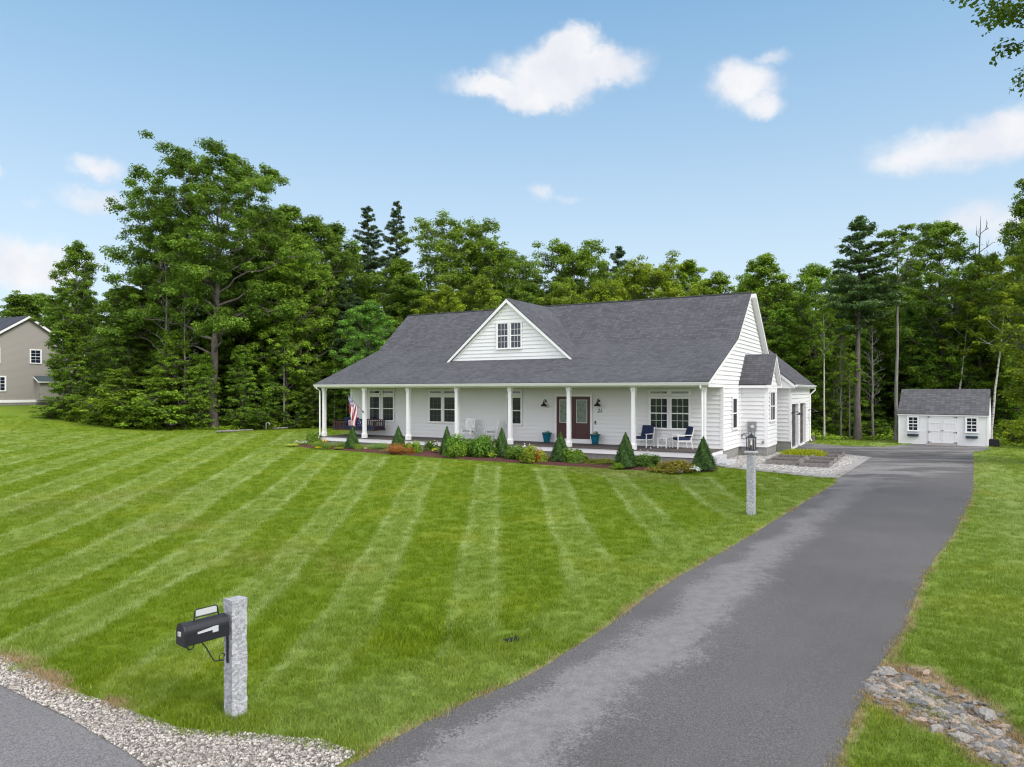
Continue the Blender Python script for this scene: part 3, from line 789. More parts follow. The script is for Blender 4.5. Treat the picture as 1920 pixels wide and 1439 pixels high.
# bay on the gable: x XG..1.77, y 5.69..8.2
BX0, BX1, BY0, BY1 = XG, 1.77, 5.69, 8.2; BYC = (BY0 + BY1) / 2; BZE, BZR = 3.44, 4.93; BSL = (BZR - BZE) / (BYC - BY0 + .25)
siding(mb, lambda z: (BX0, BX1), 0.42, 3.44, T=Tfront(BY0))
siding(mb, lambda z: (BX0, BX1), 0.42, 3.44, T=Tback(BY1))
def bay_prof(z):
    if z < 3.44: return (BY0, BY1)
    h = (z + .12 - BZE) / BSL - .25; return (BY0 + h, BY1 - h) if BY0 + h < BYC else (BYC, BYC)
siding(mb, bay_prof, 0.42, 4.78, T=Tright(BX1), breaks=(3.44,))
# garage wing
GXW, GY0, GY1 = 2.3, 9.2, 16.0
siding(mb, lambda z: (XG, GXW), 0.50, 3.30, T=Tfront(GY0))
for (a, b, z0, z1) in [(GY0, 9.32, .15, 2.52), (11.68, 12.12, .15, 2.52), (14.48, GY1, .15, 2.52), (GY0, GY1, 2.52, 3.32)]:
    siding(mb, lambda z, a=a, b=b: (a, b), z0, z1, T=Tright(GXW))
siding(mb, lambda z: (-8, GXW), 0.3, 3.3, T=Tback(GY1))
mb.build('wall', M['siding'], H_)
wall = [c for c in COL.objects if c.name.startswith('wall')][-1]

# solid core behind the siding so nothing is see-through
mb = MB()
def prism_y(mb, prof, y0, y1):
    mb.loft([[(x, y0, z) for x, z in prof], [(x, y1, z) for x, z in prof]])
core = [(YW + .03, .05), (YB - .03, .05), (YB - .03, ZBE - .25), (YR, ZR - .3), (YK, ZK - .3), (YW + .03, roof_z(YW) - .25)]
mb.loft([[(XL + .03, y, z) for y, z in core], [(XG - .03, y, z) for y, z in core]])
mb.box(XG - .02, BX1 - .02, BY0 + .02, BY1 - .02, .05, 3.4)
mb.loft([[(XG - .1, BY0 + .02, 3.38), (XG - .1, BY1 - .02, 3.38), (XG - .1, BYC, 4.6)], [(BX1 - .02, BY0 + .02, 3.38), (BX1 - .02, BY1 - .02, 3.38), (BX1 - .02, BYC, 4.6)]])
mb.box(XG - .1, GXW - .16, GY0 + .02, GY1 - .02, .05, 3.35)
mb.build('wall_core', M['white_trim2'], wall)

# corner boards, frieze, rakes
def cb(x0, x1, y0, y1, z0, z1): b_ = MB(); b_.box(x0, x1, y0, y1, z0, z1); b_.build('corner_board', M['white_trim'], wall)
cb(XG - .11, XG + .034, YW - .034, YW + .11, HFZ, 3.36)                       # porch corner
cb(XL - .034, XL + .11, YW - .034, YW + .11, HFZ, 3.36)
cb(BX1 - .12, BX1 + .032, BY0 - .032, BY0 + .12, .42, 3.44)
cb(BX1 - .10, BX1 + .032, BY1 - .10, BY1 + .032, .42, 3.44)
cb(GXW - .10, GXW + .032, GY0 - .032, GY0 + .10, .50, 3.30)
cb(GXW - .10, GXW + .032, GY1 - .12, GY1 + .032, .15, 3.30)
cb(XG + .02, XG + .10, BY0 - .10, BY0 - .004, .42, 3.4)
# rake boards on the right gable (thin board under the shingles) and the left gable
def rake(mb, x0, x1, pts, h):
    for (ya, za), (yb, zb) in zip(pts, pts[1:]):
        mb.loft([[(x0, ya, za - h), (x1, ya, za - h), (x1, ya, za), (x0, ya, za)], [(x0, yb, zb - h), (x1, yb, zb - h), (x1, yb, zb), (x0, yb, zb)]])
ro = .053
for args in ((XG + .022, XRo - .004, [(YE + .02, ZE - ro), (YK, ZK - ro), (YR, ZR - ro)], .15), (XG + .022, XG + .30, [(YR, ZR - ro), (YB + .25, ZBE - ro)], .20),
             (XLo + .004, XLo + .05, [(YE + .02, ZE - ro), (YK, ZK - ro), (YR, ZR - ro), (YB + .25, ZBE - ro)], .18)):
    mb = MB(); rake(mb, *args); mb.build('rake_board', M['white_trim'], roof)
mb = MB()   # the strip of shingles over the deep rear rake
slab_strip(mb, [(YR + .01, ZR - .002), (YB + .3, ZBE)], XRo + .001, XG + .32, .05)
mb.build('rake_shingles', M['shingle'], roof)

# porch: deck, fascia, foundation, ceiling, beam, columns
mb = MB()
x = XL - .12
while x < XG + .02:                       # boards run out from the wall
    mb.box(x, min(x + .134, XG + .03), -.03, YW - .002, HFZ - .03, HFZ); x += .14
mb.build('porch_deck', M['deck'], H_)
mb = MB()
mb.box(XL - .10, XG + .0, 0, .03, .28, HFZ - .031); mb.box(XG - .03, XG + .0, .031, YW - .01, .28, HFZ - .031); mb.box(XL - .10, XL - .07, .031, YW - .01, .28, HFZ - .031)
mb.build('porch_skirt', M['white_trim'], H_)
mb = MB()
mb.box(XL + .02, XG - .05, .06, YW - .05, 0, .279); mb.box(XL + .05, XG - .012, YW - .04, YB - .02, 0, .418)
mb.box(XG - .03, BX1 - .015, BY0 + .015, BY1 - .015, 0, .417); mb.box(XG - .02, GXW - .015, GY0 + .015, GY0 + .11, 0, .498)
mb.box(GXW - .12, GXW - .015, GY0 + .12, 9.33, 0, .149); mb.box(GXW - .12, GXW - .016, 11.67, 12.13, 0, .149); mb.box(GXW - .12, GXW - .017, 14.47, GY1, 0, .149)
mb.build('foundation', M['concrete'], H_)
mb = MB(); mb.box(XL - .1, XG - .002, -.05, YW - .02, 3.36, 3.385); mb.build('porch_ceiling', M['soffit'], H_)
mb = MB(); mb.box(XL - .14, XG + .018, .02, .26, 3.27, 3.358); mb.box(XL - .14, XG + .017, -.09, .019, 3.30, 3.46)
mb.box(XG - .16, XG - .02, .261, YW - .03, 3.25, 3.357); mb.box(XL - .14, XL + .0, .261, YW - .03, 3.25, 3.357)
mb.build('porch_beam', M['white_trim'], H_)
mb = MB()   # closed end of the porch eave
for xx in (XG + .003,):
    mb.loft([[(xx, YE + .1, 3.33), (xx, .05, 3.26), (xx, YW, 3.27), (xx, YW, roof_z(YW) - .2), (xx, YE + .1, ZE - .06)], [(xx + .012, YE + .1, 3.33), (xx + .012, .05, 3.26), (xx + .012, YW, 3.27), (xx + .012, YW, roof_z(YW) - .2), (xx + .012, YE + .1, ZE - .06)]])
mb.build('porch_end_panel', M['white_trim'], H_)
# gutters
def gutter(x0, x1, y, z, name='gutter'):
    g_ = MB(); pr = [(-.0, 0), (-.0, -.115), (-.07, -.115), (-.10, -.05), (-.12, -.012), (-.12, 0), (-.105, 0), (-.10, -.02), (-.065, -.10), (-.015, -.10), (-.015, 0)]
    g_.loft([[(x0, y + a, z + b) for a, b in pr], [(x1, y + a, z + b) for a, b in pr]])
    return g_.build(name, M['white_trim2'], H_)
gutter(XLo, XRo + .02, YE + .02, ZE - .035)
mb = MB(); mb.box(XLo + .03, XRo - .03, YE + .022, YE + .18, 3.32, ZE - .055); mb.build('eave_fascia', M['white_trim'], H_)
def column(x):
    s = MB(); y = .14
    def sq(hw_, z): return [(x - hw_, y - hw_, z), (x + hw_, y - hw_, z), (x + hw_, y + hw_, z), (x - hw_, y + hw_, z)]
    s.loft([sq(.112, HFZ + .001), sq(.112, .74), sq(.10, .765), sq(.082, .80), sq(.082, 3.06), sq(.095, 3.075), sq(.095, 3.12), sq(.112, 3.15), sq(.112, 3.268)])
    s.build('porch_column', M['white_trim2'], H_)
for x in (.25, -2.85, -6.0, -9.15, -12.28, -15.39, -18.44, -21.46): column(x)
# downspouts
def spout(pts, r=.038):
    s = MB(); s.tube(pts, r, 6); s.build('downspout', M['white_trim2'], H_)
spout([(-21.62, YE - .02, 3.36), (-21.62, YE - .02, 3.24), (-21.62, -.05, 3.12), (-21.62, -.05, .62), (-21.66, -.12, .42), (-21.66, -.14, .10)])
spout([(.22, YE - .02, 3.36), (.22, YE - .02, 3.24), (.22, -.03, 3.08), (.22, -.03, .6)])
spout([(GX_ + .03, GY1 + .18, GE - .16), (GX_ + .03, GY1 + .18, GE - .30), (GXW + .07, GY1 + .02, GE - .55), (GXW + .07, GY1 - .02, .30), (GXW + .16, GY1 - .02, .12)], .04)

# front windows (pairs with a transom above each sash)
TF = Tfront(YW)
for (a, b) in [(-20.07, -19.29), (-19.09, -18.26), (-15.70, -14.86), (-14.71, -13.93)]:
    window(H_, TF, a, b, 1.38, 2.79, 3, 4, glass='blind_glass', casing=.075, mw=.012, grille=M['grille']); window(H_, TF, a, b, 2.95, 3.14, 1, 1, rail=False, casing=.07, sill=False)
window(H_, TF, -10.66, -9.81, 1.38, 2.79, 3, 4, glass='blind_glass', casing=.08, mw=.012, grille=M['grille']); window(H_, TF, -10.66, -9.81, 2.95, 3.13, 1, 1, rail=False, casing=.07, sill=False)
for (a, b) in [(-2.88, -2.03), (-1.88, -1.02)]:
    window(H_, TF, a, b, 1.36, 2.78, 3, 4, casing=.065, mw=.014); window(H_, TF, a, b, 2.95, 3.12, 1, 1, rail=False, casing=.07, sill=False, glass='curtain_glass' if False else 'door_glass')
TR = Tright(XG)
window(H_, TR, 4.14, 5.01, 1.34, 2.77, 1, 2, casing=.09, glass='screen')
TB = Tright(BX1)
window(H_, TB, 6.36, 7.52, 1.66, 3.06, 2, 2, casing=.10, glass='screen', mw=.07)

# front double door
TD = Tfront(YW - .034)
mb = MB(); mb.T = TD
mb.box(-7.86, -7.75, .02, .06, HFZ, 2.94); mb.box(-5.91, -5.80, .02, .06, HFZ, 2.94); mb.box(-7.75, -5.91, .02, .06, 2.83, 2.94); mb.box(-7.75, -5.91, .02, .07, HFZ, .73)
df = mb.build('door_surround', M['white_trim'], H_)
for (a, b, hs) in [(-7.75, -6.835, 1), (-6.825, -5.91, -1)]:
    mb = MB(); mb.T = TD
    mb.box(a, b, .004, .035, .735, 2.83)
    d0 = mb.build('front_door', M['door_wood'], H_)
    mb = MB(); mb.T = TD
    mb.box(a, a + .10, .035, .052, .735, 2.83); mb.box(b - .10, b, .035, .052, .735, 2.83); mb.box(a + .1, b - .1, .035, .052, 2.70, 2.83)
    mb.box(a + .1, b - .1, .035, .052, .735, .85); mb.box(a + .1, b - .1, .035, .052, 1.38, 1.46)
    mb.box(a + .16, b - .16, .035, .048, .91, 1.32)
    mb.build('door_panel', M['door_wood'], d0)
    u0, u1 = a + .20, b - .20
    mb = MB(); mb.T = TD
    for q in [(u0 - .04, u0, 1.52, 2.68), (u1, u1 + .04, 1.52, 2.68), (u0, u1, 2.64, 2.68), (u0, u1, 1.52, 1.56)]: mb.box(q[0], q[1], .035, .06, q[2], q[3])
    mb.build('door_light_frame', M['plate'], d0)
    mb = MB(); mb.T = TD; mb.box(u0 - .002, u1 + .002, .034, .045, 1.56, 2.64); mb.build('pane', M['door_glass'], d0)
    hx = b - .07 if hs > 0 else a + .07
    mb = MB(); mb.T = TD; mb.box(hx - .025, hx + .025, .052, .066, 1.55, 1.75); mb.tube([(hx, .066, 1.62), (hx, .10, 1.62), (hx - .07 * hs, .10, 1.62)], .011, 6); mb.build('handle', M['black_metal'], d0)

# cross gable (dormer)
DY, DXc, DHW, DZB, DZR = 3.02, -10.95, 3.92, 4.72, 8.05
DS = (DZR - DZB) / DHW
mb = MB()
yr_ = YK + (DZR - ZK) / SUP            # where the ridge dies into the main roof
yb0 = YE + (DZB - ZE) / SLOW
for sgn in (-1, 1):
    xe = DXc + sgn * (DHW + .0)
    # valley points on the main roof
    xk = DXc + sgn * (DZR - ZK) / DS; yk = YK
    ov = DY - .22
    e = (xe, ov, DZB); rtop = (DXc, ov, DZR); k_ = (xk, yk, ZK + .01); rb = (DXc, yr_ + .05, DZR); eb = (xe, yb0 + .0, DZB + .01)
    L = math.hypot(DHW, DZR - DZB); Lk = L * (ZK - DZB) / (DZR - DZB)
    P = [e, rtop, rb, k_, eb]; U = [(ov, 0), (ov, L), (yr_, L), (yk, Lk), (yb0, 0)]
    if sgn < 0: P = P[::-1]; U = U[::-1]
    mb.face(P, U)
    Pl = [(p[0], p[1], p[2] - .05) for p in P][::-1]; mb.face(Pl)
    mb.face([e, rtop, (rtop[0], rtop[1], rtop[2] - .05), (e[0], e[1], e[2] - .05)])
mb.build('dormer_roof', M['shingle'], roof)
mb = MB()
def dorm_prof(z):
    h = DHW - (z + .16 - DZB) / DS; h = max(h, 0.001); return (DXc - h, DXc + h)
siding(mb, dorm_prof, roof_z(DY) - .05, 7.93, T=Tfront(DY))
dw = mb.build('dormer_wall', M['siding'], H_)
mb = MB()
for sgn in (-1, 1):
    for (y0, y1, h, o_) in ((DY - .215, DY - .17, .17, .052), (DY - .17, DY - .024, .035, .10)):
        a = (DXc + sgn * (DHW + .02), DZB - o_); b_ = (DXc, DZR - o_)
        mb.loft([[(a[0], y0, a[1] - h), (a[0], y1, a[1] - h), (a[0], y1, a[1]), (a[0], y0, a[1])], [(b_[0], y0, b_[1] - h * 1.1), (b_[0], y1, b_[1] - h * 1.1), (b_[0], y1, b_[1]), (b_[0], y0, b_[1])]])
    a = (DXc + sgn * (DHW - .12), DZB - .10); b_ = (DXc, DZR - .26)
    mb.loft([[(a[0], DY - .045, a[1] - .12), (a[0], DY - .022, a[1] - .12), (a[0], DY - .022, a[1]), (a[0], DY - .045, a[1])], [(b_[0], DY - .045, b_[1] - .12), (b_[0], DY - .022, b_[1] - .12), (b_[0], DY - .022, b_[1]), (b_[0], DY - .045, b_[1])]])
mb.build('rake_board', M['white_trim'], dw)
window(dw, Tfront(DY), -11.60, -10.93, 5.37, 6.74, 3, 4, casing=.06, mw=.014)
window(dw, Tfront(DY), -10.78, -10.13, 5.37, 6.74, 3, 4, casing=.06, mw=.014)

# bay roof
mb = MB(); BXo = BX1 + .24
yl = BYC - BY0 + .25
for sgn in (-1, 1):
    y0 = BYC + sgn * yl
    L = math.hypot(yl, BZR - BZE)
    P = [(XG + .02, y0, BZE), (BXo, y0, BZE), (BXo, BYC, BZR), (XG + .02, BYC, BZR)]; U = [(0, 0), (1.5, 0), (1.5, L), (0, L)]
    mb.face(P, U); mb.face([(p[0], p[1], p[2] - .045) for p in P][::-1])
    mb.face([P[1], P[2], (P[2][0], P[2][1], P[2][2] - .045), (P[1][0], P[1][1], P[1][2] - .045)]); mb.face([P[0], P[1], (P[1][0], P[1][1], P[1][2] - .045), (P[0][0], P[0][1], P[0][2] - .045)])
mb.build('bay_roof', M['shingle'], roof)
mb = MB()
for sgn in (-1, 1):
    a = (BYC + sgn * yl, BZE - .047); b_ = (BYC, BZR - .047); h = .15
    mb.loft([[(BX1 + .022, a[0], a[1] - h), (BXo - .005, a[0], a[1] - h), (BXo - .005, a[0], a[1]), (BX1 + .022, a[0], a[1])], [(BX1 + .022, b_[0], b_[1] - h * 1.2), (BXo - .005, b_[0], b_[1] - h * 1.2), (BXo - .005, b_[0], b_[1]), (BX1 + .022, b_[0], b_[1])]])
mb.box(XG + .024, BXo - .006, BY0 - .245, BY0 - .004, 3.25, 3.372); mb.box(XG + .024, BXo - .006, BY1 + .004, BY1 + .245, 3.25, 3.372)
mb.box(BX1 + .022, BX1 + .04, BY0, BY1, 3.36, 3.50)
mb.build('bay_eave', M['white_trim'], roof)
# garage eave, rake and pediment
mb = MB()
def zr(x): return GE + GS * (GX_ - x)
pts = [(GX_ - .01, GE - .053), (1.47, zr(1.47) - .053)]
for (y0, y1, h) in ((8.83, 8.87, .17),):
    mb.loft([[(pts[0][0], y0, pts[0][1] - h), (pts[0][0], y1, pts[0][1] - h), (pts[0][0], y1, pts[0][1]), (pts[0][0], y0, pts[0][1])], [(pts[1][0], y0, pts[1][1] - h), (pts[1][0], y1, pts[1][1] - h), (pts[1][0], y1, pts[1][1]), (pts[1][0], y0, pts[1][1])]])
mb.face([(GX_ - .02, 8.875, 3.26), (GX_ - .02, 8.875, GE - .10), (1.47, 8.875, zr(1.47) - .1), (XG, 8.875, zr(1.47) - .1), (XG, 8.875, 3.26)][::-1])
mb.box(XG + .03, GX_ - .012, 8.872, GY0 - .004, 3.24, 3.262)
mb.box(GXW + .022, GX_ - .004, 8.89, GY1 + .28, GE - .20, GE - .06)
mb.build('garage_eave', M['white_trim'], roof)
g_ = MB(); pr = [(0, 0), (0, -.11), (.07, -.11), (.11, -.02), (.11, 0), (.095, 0), (.06, -.095), (.015, -.095), (.015, 0)]
g_.loft([[(GX_ + a, 8.84, GE - .02 + b) for a, b in pr], [(GX_ + a, 16.28, GE - .02 + b) for a, b in pr]][::-1]); g_.build('gutter', M['white_trim2'], H_)
# garage doors, set back in white jambs
for (a, b) in ((9.42, 11.58), (12.22, 14.38)):
    mb = MB(); mb.T = Tright(GXW - .15)
    for k in range(5):
        z0 = .13 + k * .46; mb.box(a + .02, b - .02, 0, .03, z0, z0 + .452)
        for q in range(4):
            w_ = (b - a - .04) / 4; mb.box(a + .02 + q * w_ + .06, a + .02 + (q + 1) * w_ - .06, .03, .042, z0 + .09, z0 + .36)
    gd = mb.build('garage_door', M['garage_door'], H_)
    mb = MB(); mb.T = Tright(GXW)
    mb.box(a - .10, a, -.155, .036, .13, 2.52); mb.box(b, b + .10, -.155, .036, .13, 2.52); mb.box(a, b, -.155, .036, 2.42, 2.53); mb.box(a, b, -.15, .0, .05, .13)
    mb.build('door_jamb', M['white_trim2'], gd)

# ================================================================ things fixed to the house
def H2(x, y, z): p = hw(x, y); return (p[0], p[1], z)
def at_house(name, x, y, z, rz=0.0): return empty(name, H2(x, y, z), -TH + rz)
def barn_lamp(x, z, label):
    e = at_house('wall_lamp', x, YW, z); tag(e, label, 'wall lamp', 'black barn lamps by the front door')
    s = MB(); s.lathe(0, 0, [(.055, 0), (.055, .001)], 12)
    s = MB(); s.tube([(0, -.022, .16), (0, -.05, .16)], .055, 12); s.tube([(0, -.04, .17), (0, -.12, .26), (0, -.22, .24), (0, -.26, .14)], .014, 8); s.build('bracket', M['black_metal'], e)
    s = MB(); prof = [(.035, .15), (.045, .08), (.06, .05), (.15, -.03), (.165, -.09), (.155, -.09), (.14, -.03), (.04, .04)]
    s.lathe(0, -.26, prof, 18); s.build('lamp_shade', M['black_metal'], e, smooth=True)
barn_lamp(-8.38, 2.42, 'black barn lamp on the wall left of the front door')
barn_lamp(-5.46, 2.46, 'black barn lamp on the wall above the house number')
for y, lab in ((9.30, 'black barn lamp at the near corner of the garage doors'), (15.6, 'black barn lamp past the far garage door')):
    e = empty('wall_lamp', H2(GXW, y, 1.95), -TH + R(90)); tag(e, lab, 'wall lamp', 'black barn lamps on the garage')
    s = MB(); s.tube([(0, -.03, .02), (0, -.30, .10), (0, -.42, .02)], .016, 8); s.tube([(0, -.03, .02), (0, -.06, .02)], .05, 10); s.build('bracket', M['black_metal'], e)
    s = MB(); s.lathe(0, -.42, [(.03, .03), (.05, .0), (.16, -.05), (.165, -.07), (.15, -.06), (.03, -.01)], 16); s.build('lamp_shade', M['black_metal'], e, smooth=True)

def text_mesh(txt, size, m, name, parent, loc, rot, shear=0.0, ext=.006):
    c = bpy.data.curves.new(name, 'FONT'); c.body = txt; c.size = size; c.extrude = ext; c.align_x = 'CENTER'; c.shear = shear
    tmp = bpy.data.objects.new('tmp', c); COL.objects.link(tmp)
    dg = bpy.context.evaluated_depsgraph_get(); me = bpy.data.meshes.new_from_object(tmp.evaluated_get(dg))
    bpy.data.objects.remove(tmp); me.materials.clear(); me.materials.append(m); me.name = name
    o = bpy.data.objects.new(name, me); COL.objects.link(o); o.parent = parent; o.location = loc; o.rotation_euler = rot
    return o
num = text_mesh('21', .27, M['black_metal'], 'house_number', None, H2(-5.43, YW - .042, 2.05), (R(90), 0, -TH), 0.25)
tag(num, 'black numerals 21 on the wall under the right porch lamp', 'house number')
s = MB(); s.box(-.045, .045, -.045, -.02, 0, .17); s.lathe(0, 0, [(.001, 0), (.001, .001)], 3)
s = MB(); s.box(-.045, .045, -.045, -.018, 0, .17)
db = s.build('doorbell', M['black_metal'], bevel=.008); db.location = H2(-5.66, YW, 1.47); db.rotation_euler = (0, 0, -TH)
tag(db, 'small black doorbell right of the front door', 'doorbell')
s = MB(); s.box(-.018, .018, -.056, -.045, .04, .075); s.build('button', M['silver'], db)

# electric meter on the bay wall
e = at_house('electric_meter', 1.10, BY0 - .02, 1.18); tag(e, 'grey electric meter box with conduits on the bay wall', 'electric meter')
s = MB(); s.box(-.20, .20, -.14, 0, 0, .46); s.build('box', M['grey_metal'], e, bevel=.01)
s = MB(); s.tube([(.04, -.14, .22), (.04, -.20, .22)], .085, 16); s.build('dial', M['silver'], e)
s = MB(); s.tube([(-.16, -.06, 0), (-.16, -.06, -.45), (-.16, -.06, -1.05)], .022, 6); s.tube([(.12, -.06, 0), (.12, -.06, -1.05)], .022, 6); s.tube([(-.03, -.06, 0), (.02, -.06, -.22), (.02, -.06, -.42)], .014, 6)
s.build('conduit', M['grey_metal'], e)
s = MB(); s.box(-.19, .18, -.07, 0, -.92, -.42); s.build('disconnect_box', M['grey_metal'], e, bevel=.008)
e = at_house('cable', .72, BY0 - .04, 1.05); tag(e, 'thin dark cable looping down the white wall beside the meter', 'cable')
s = MB(); P = [(.18, -.01, .02), (.05, -.02, .02), (-.06, -.02, -.02), (-.14, -.02, -.12), (-.17, -.02, -.25)] + [(-.18, -.01, -.25 - .13 * k) for k in range(1, 5)] + [(-.18, -.01, -.98)]
s.tube(P, .011, 6); s.tube([(-.0 + .11 * math.cos(a * .5), -.01, -.16 + .11 * math.sin(a * .5)) for a in range(14)], .009, 6, cap=False)
s.build('cord', M['rubber'], e)
s = MB(); s.box(-.22, -.14, -.05, .0, -1.02, -.78); s.build('junction', M['grey_metal'], e)
s = MB(); s.box(-.055, .055, -.06, 0, 0, .13); sk = s.build('outlet_box', M['grey_metal'], bevel=.006); sk.location = H2(1.60, BY0 - .02, .60); sk.rotation_euler = (0, 0, -TH)
tag(sk, 'small grey outlet box low on the bay wall', 'outlet box')

# ================================================================ porch furniture
def planter(px_x, y, label):
    e = at_house('planter', px_x, y, HFZ); tag(e, label, 'planter', 'teal planters either side of the front door')
    s = MB(); s.lathe(0, 0, [(.14, .03), (.15, .05), (.20, .30), (.235, .45), (.26, .46), (.26, .50), (.235, .50), (.22, .47), (.01, .46)], 24); s.build('pot', M['teal'], e, smooth=True)
    s = MB(); s.lathe(0, 0, [(.19, 0), (.20, .03), (.17, .032)], 20); s.build('saucer', M['steel_blue'], e, smooth=True)
    return e
def chair_white_navy(x, y, rz, label):
    """deep patio chair: white tube frame, navy seat and back cushion; faces -y before rz"""
    e = at_house('patio_chair', x, y, HFZ, rz); tag(e, label, 'chair', 'white patio chairs with navy cushions')
    for sx in (-1, 1):
        s = MB(); s.tube([(sx * .33, -.34, 0), (sx * .33, -.32, .60)], .022, 8); s.build('leg', M['white_trim'], e)
        s = MB(); s.tube([(sx * .33, .36, 0), (sx * .33, .28, .40), (sx * .33, .42, .92)], .022, 8); s.build('leg', M['white_trim'], e)
        s = MB(); s.box(sx * .33 - .035, sx * .33 + .035, -.38, .36, .60, .63); s.build('armrest', M['white_trim'], e)
    s = MB(); s.box(-.33, .33, -.33, -.29, .34, .38); s.box(-.33, .33, .26, .30, .34, .38); s.box(-.35, -.31, -.29, .26, .34, .38); s.box(.31, .35, -.29, .26, .34, .38)
    s.build('seat_frame', M['white_trim'], e)
    s = MB(); s.box(-.33, .33, .38, .42, .88, .92); s.build('back_frame', M['white_trim'], e)
    s = MB(); s.box(-.30, .30, -.34, .26, .385, .50); s.build('seat_cushion', M['navy'], e, bevel=.03)
    s = MB(); s.loft([[(-.29, .20, .50), (.29, .20, .50), (.29, .33, .50), (-.29, .33, .50)], [(-.29, .34, 1.0), (.29, .34, 1.0), (.29, .43, .98), (-.29, .43, .98)]]); s.build('back_cushion', M['navy'], e, bevel=.03)
    return e
def rocker(x, y, rz, label):
    e = at_house('rocking_chair', x, y, HFZ, rz); tag(e, label, 'rocking chair', 'white slatted rocking chairs')
    for sx in (-1, 1):
        s = MB(); s.tube([(sx * .27, -.42 + .15 * k, .03 + .035 * abs(k - 2.6) ** 1.6) for k in range(7)], .02, 6); s.build('rocker', M['white_trim'], e)
        s = MB(); s.tube([(sx * .27, -.26, .06), (sx * .27, -.26, .62)], .022, 6); s.build('leg', M['white_trim'], e)
        s = MB(); s.tube([(sx * .27, .22, .06), (sx * .26, .24, .42), (sx * .26, .42, 1.10)], .022, 6); s.build('leg', M['white_trim'], e)
        s = MB(); s.box(sx * .29 - .04, sx * .29 + .04, -.32, .32, .62, .645); s.build('armrest', M['white_trim'], e)
    s = MB(); s.box(-.28, .28, -.28, .24, .40, .43); s.build('seat', M['white_trim'], e)
    s = MB()
    for k in range(7):
        u = -.21 + .07 * k; s.loft([[(u - .022, .25, .46), (u + .022, .25, .46), (u + .022, .265, .46), (u - .022, .265, .46)], [(u - .022, .41, 1.04), (u + .022, .41, 1.04), (u + .022, .425, 1.04), (u - .022, .425, 1.04)]])
    s.loft([[(-.27, .405, 1.02), (.27, .405, 1.02), (.27, .43, 1.02), (-.27, .43, 1.02)], [(-.27, .43, 1.12), (.27, .43, 1.12), (.27, .455, 1.12), (-.27, .455, 1.12)]])
    s.build('backrest', M['white_trim'], e)
    s = MB(); s.box(-.25, .25, -.26, .20, .432, .50); s.build('cushion', M['grey_cushion'], e, bevel=.025)
chair_white_navy(-2.95, 1.75, R(-12), 'navy cushioned white porch chair nearer the front door')
chair_white_navy(-1.15, 1.75, R(52) * -1, 'navy cushioned white porch chair by the corner column')
rocker(-12.55, 1.55, R(14), 'white slatted rocking chair with grey cushion under the second window pair')
rocker(-11.15, 1.55, R(-48), 'white slatted rocking chair turned sideways by the single window')
e = at_house('side_table', -2.0, 1.75, HFZ, R(-5)); tag(e, 'small white side table between the navy cushioned chairs', 'side table')
s = MB(); s.box(-.24, .24, -.24, .24, .43, .46); s.build('tabletop', M['white_trim'], e)
for sx in (-1, 1):
    for sy in (-1, 1):
        s = MB(); s.box(sx * .2 - .022, sx * .2 + .022, sy * .2 - .022, sy * .2 + .022, 0, .43); s.build('leg', M['white_trim'], e)
s = MB(); s.box(-.178, .178, -.21, -.19, .10, .14); s.box(-.178, .178, .19, .21, .10, .14); s.build('stretcher', M['white_trim'], e)

# hanging daybed swing
e = at_house('porch_swing', -19.95, 1.35, HFZ); tag(e, 'brown slatted daybed swing with navy cushions hanging in the porch', 'porch swing')
L_, Dp, z0 = 1.55, .52, .34
s = MB(); s.box(-L_, L_, -Dp, Dp, z0, z0 + .08); s.build('bed_frame', M['brown_wood'], e)
s = MB(); s.box(-L_ + .03, L_ - .03, -Dp + .03, Dp - .03, z0 + .08, z0 + .24); s.build('mattress', M['navy'], e, bevel=.03)
def slats(mb, x0, x1, y, zz0, zz1, n, alongx=True):
    for k in range(n):
        u = x0 + (x1 - x0) * (k + .5) / n
        if alongx: mb.box(u - .024, u + .024, y - .012, y + .012, zz0, zz1)
        else: mb.box(y - .012, y + .012, u - .024, u + .024, zz0, zz1)
s = MB(); slats(s, -L_, L_, Dp - .03, z0 + .08, z0 + .56, 22); s.box(-L_, L_, Dp - .055, Dp - .005, z0 + .56, z0 + .62); s.build('backrest', M['brown_wood'], e)
for sx in (-1, 1):
    s = MB(); slats(s, -Dp, Dp - .06, sx * (L_ - .03), z0 + .08, z0 + .50, 7, False); s.box(sx * (L_ - .03) - .035, sx * (L_ - .03) + .035, -Dp, Dp - .06, z0 + .50, z0 + .54); s.build('armrest', M['brown_wood'], e)
    for sy in (-1, 1):
        s = MB(); s.tube([(sx * (L_ - .12), sy * (Dp - .02), z0 + .05), (sx * (L_ - .12), sy * (Dp - .02), 2.84)], .010, 5); s.build('rope', M['old_wood'], e)
s = MB(); slats(s, -L_, -L_ + 1.05, -Dp + .012, z0 + .08, z0 + .46, 9); s.box(-L_, -L_ + 1.05, -Dp, -Dp + .03, z0 + .46, z0 + .50); s.build('front_rail', M['brown_wood'], e)
for u in (-1.1, -.55):
    s = MB(); s.box(u - .27, u + .27, .18, .36, z0 + .24, z0 + .70); s.build('back_cushion', M['navy'], e, bevel=.06)
m, t, b, o = mat('star_print_cloth'); M['stars'] = m
g = t.new('ShaderNodeTexCoord').outputs['Object']
vo = t.new('ShaderNodeTexVoronoi'); t.put(vo.inputs['Vector'], g); vo.inputs['Scale'].default_value = 14
t.put(b.inputs['Base Color'], t.mix(t.ss(vo.outputs[0], .30, .24), (.02, .03, .10), (.7, .7, .75))); b.inputs['Roughness'].default_value = .9
s = MB(); s.box(.02, .46, -.20, .06, z0 + .24, z0 + .62); s.build('star_pillow', M['stars'], e, bevel=.06)
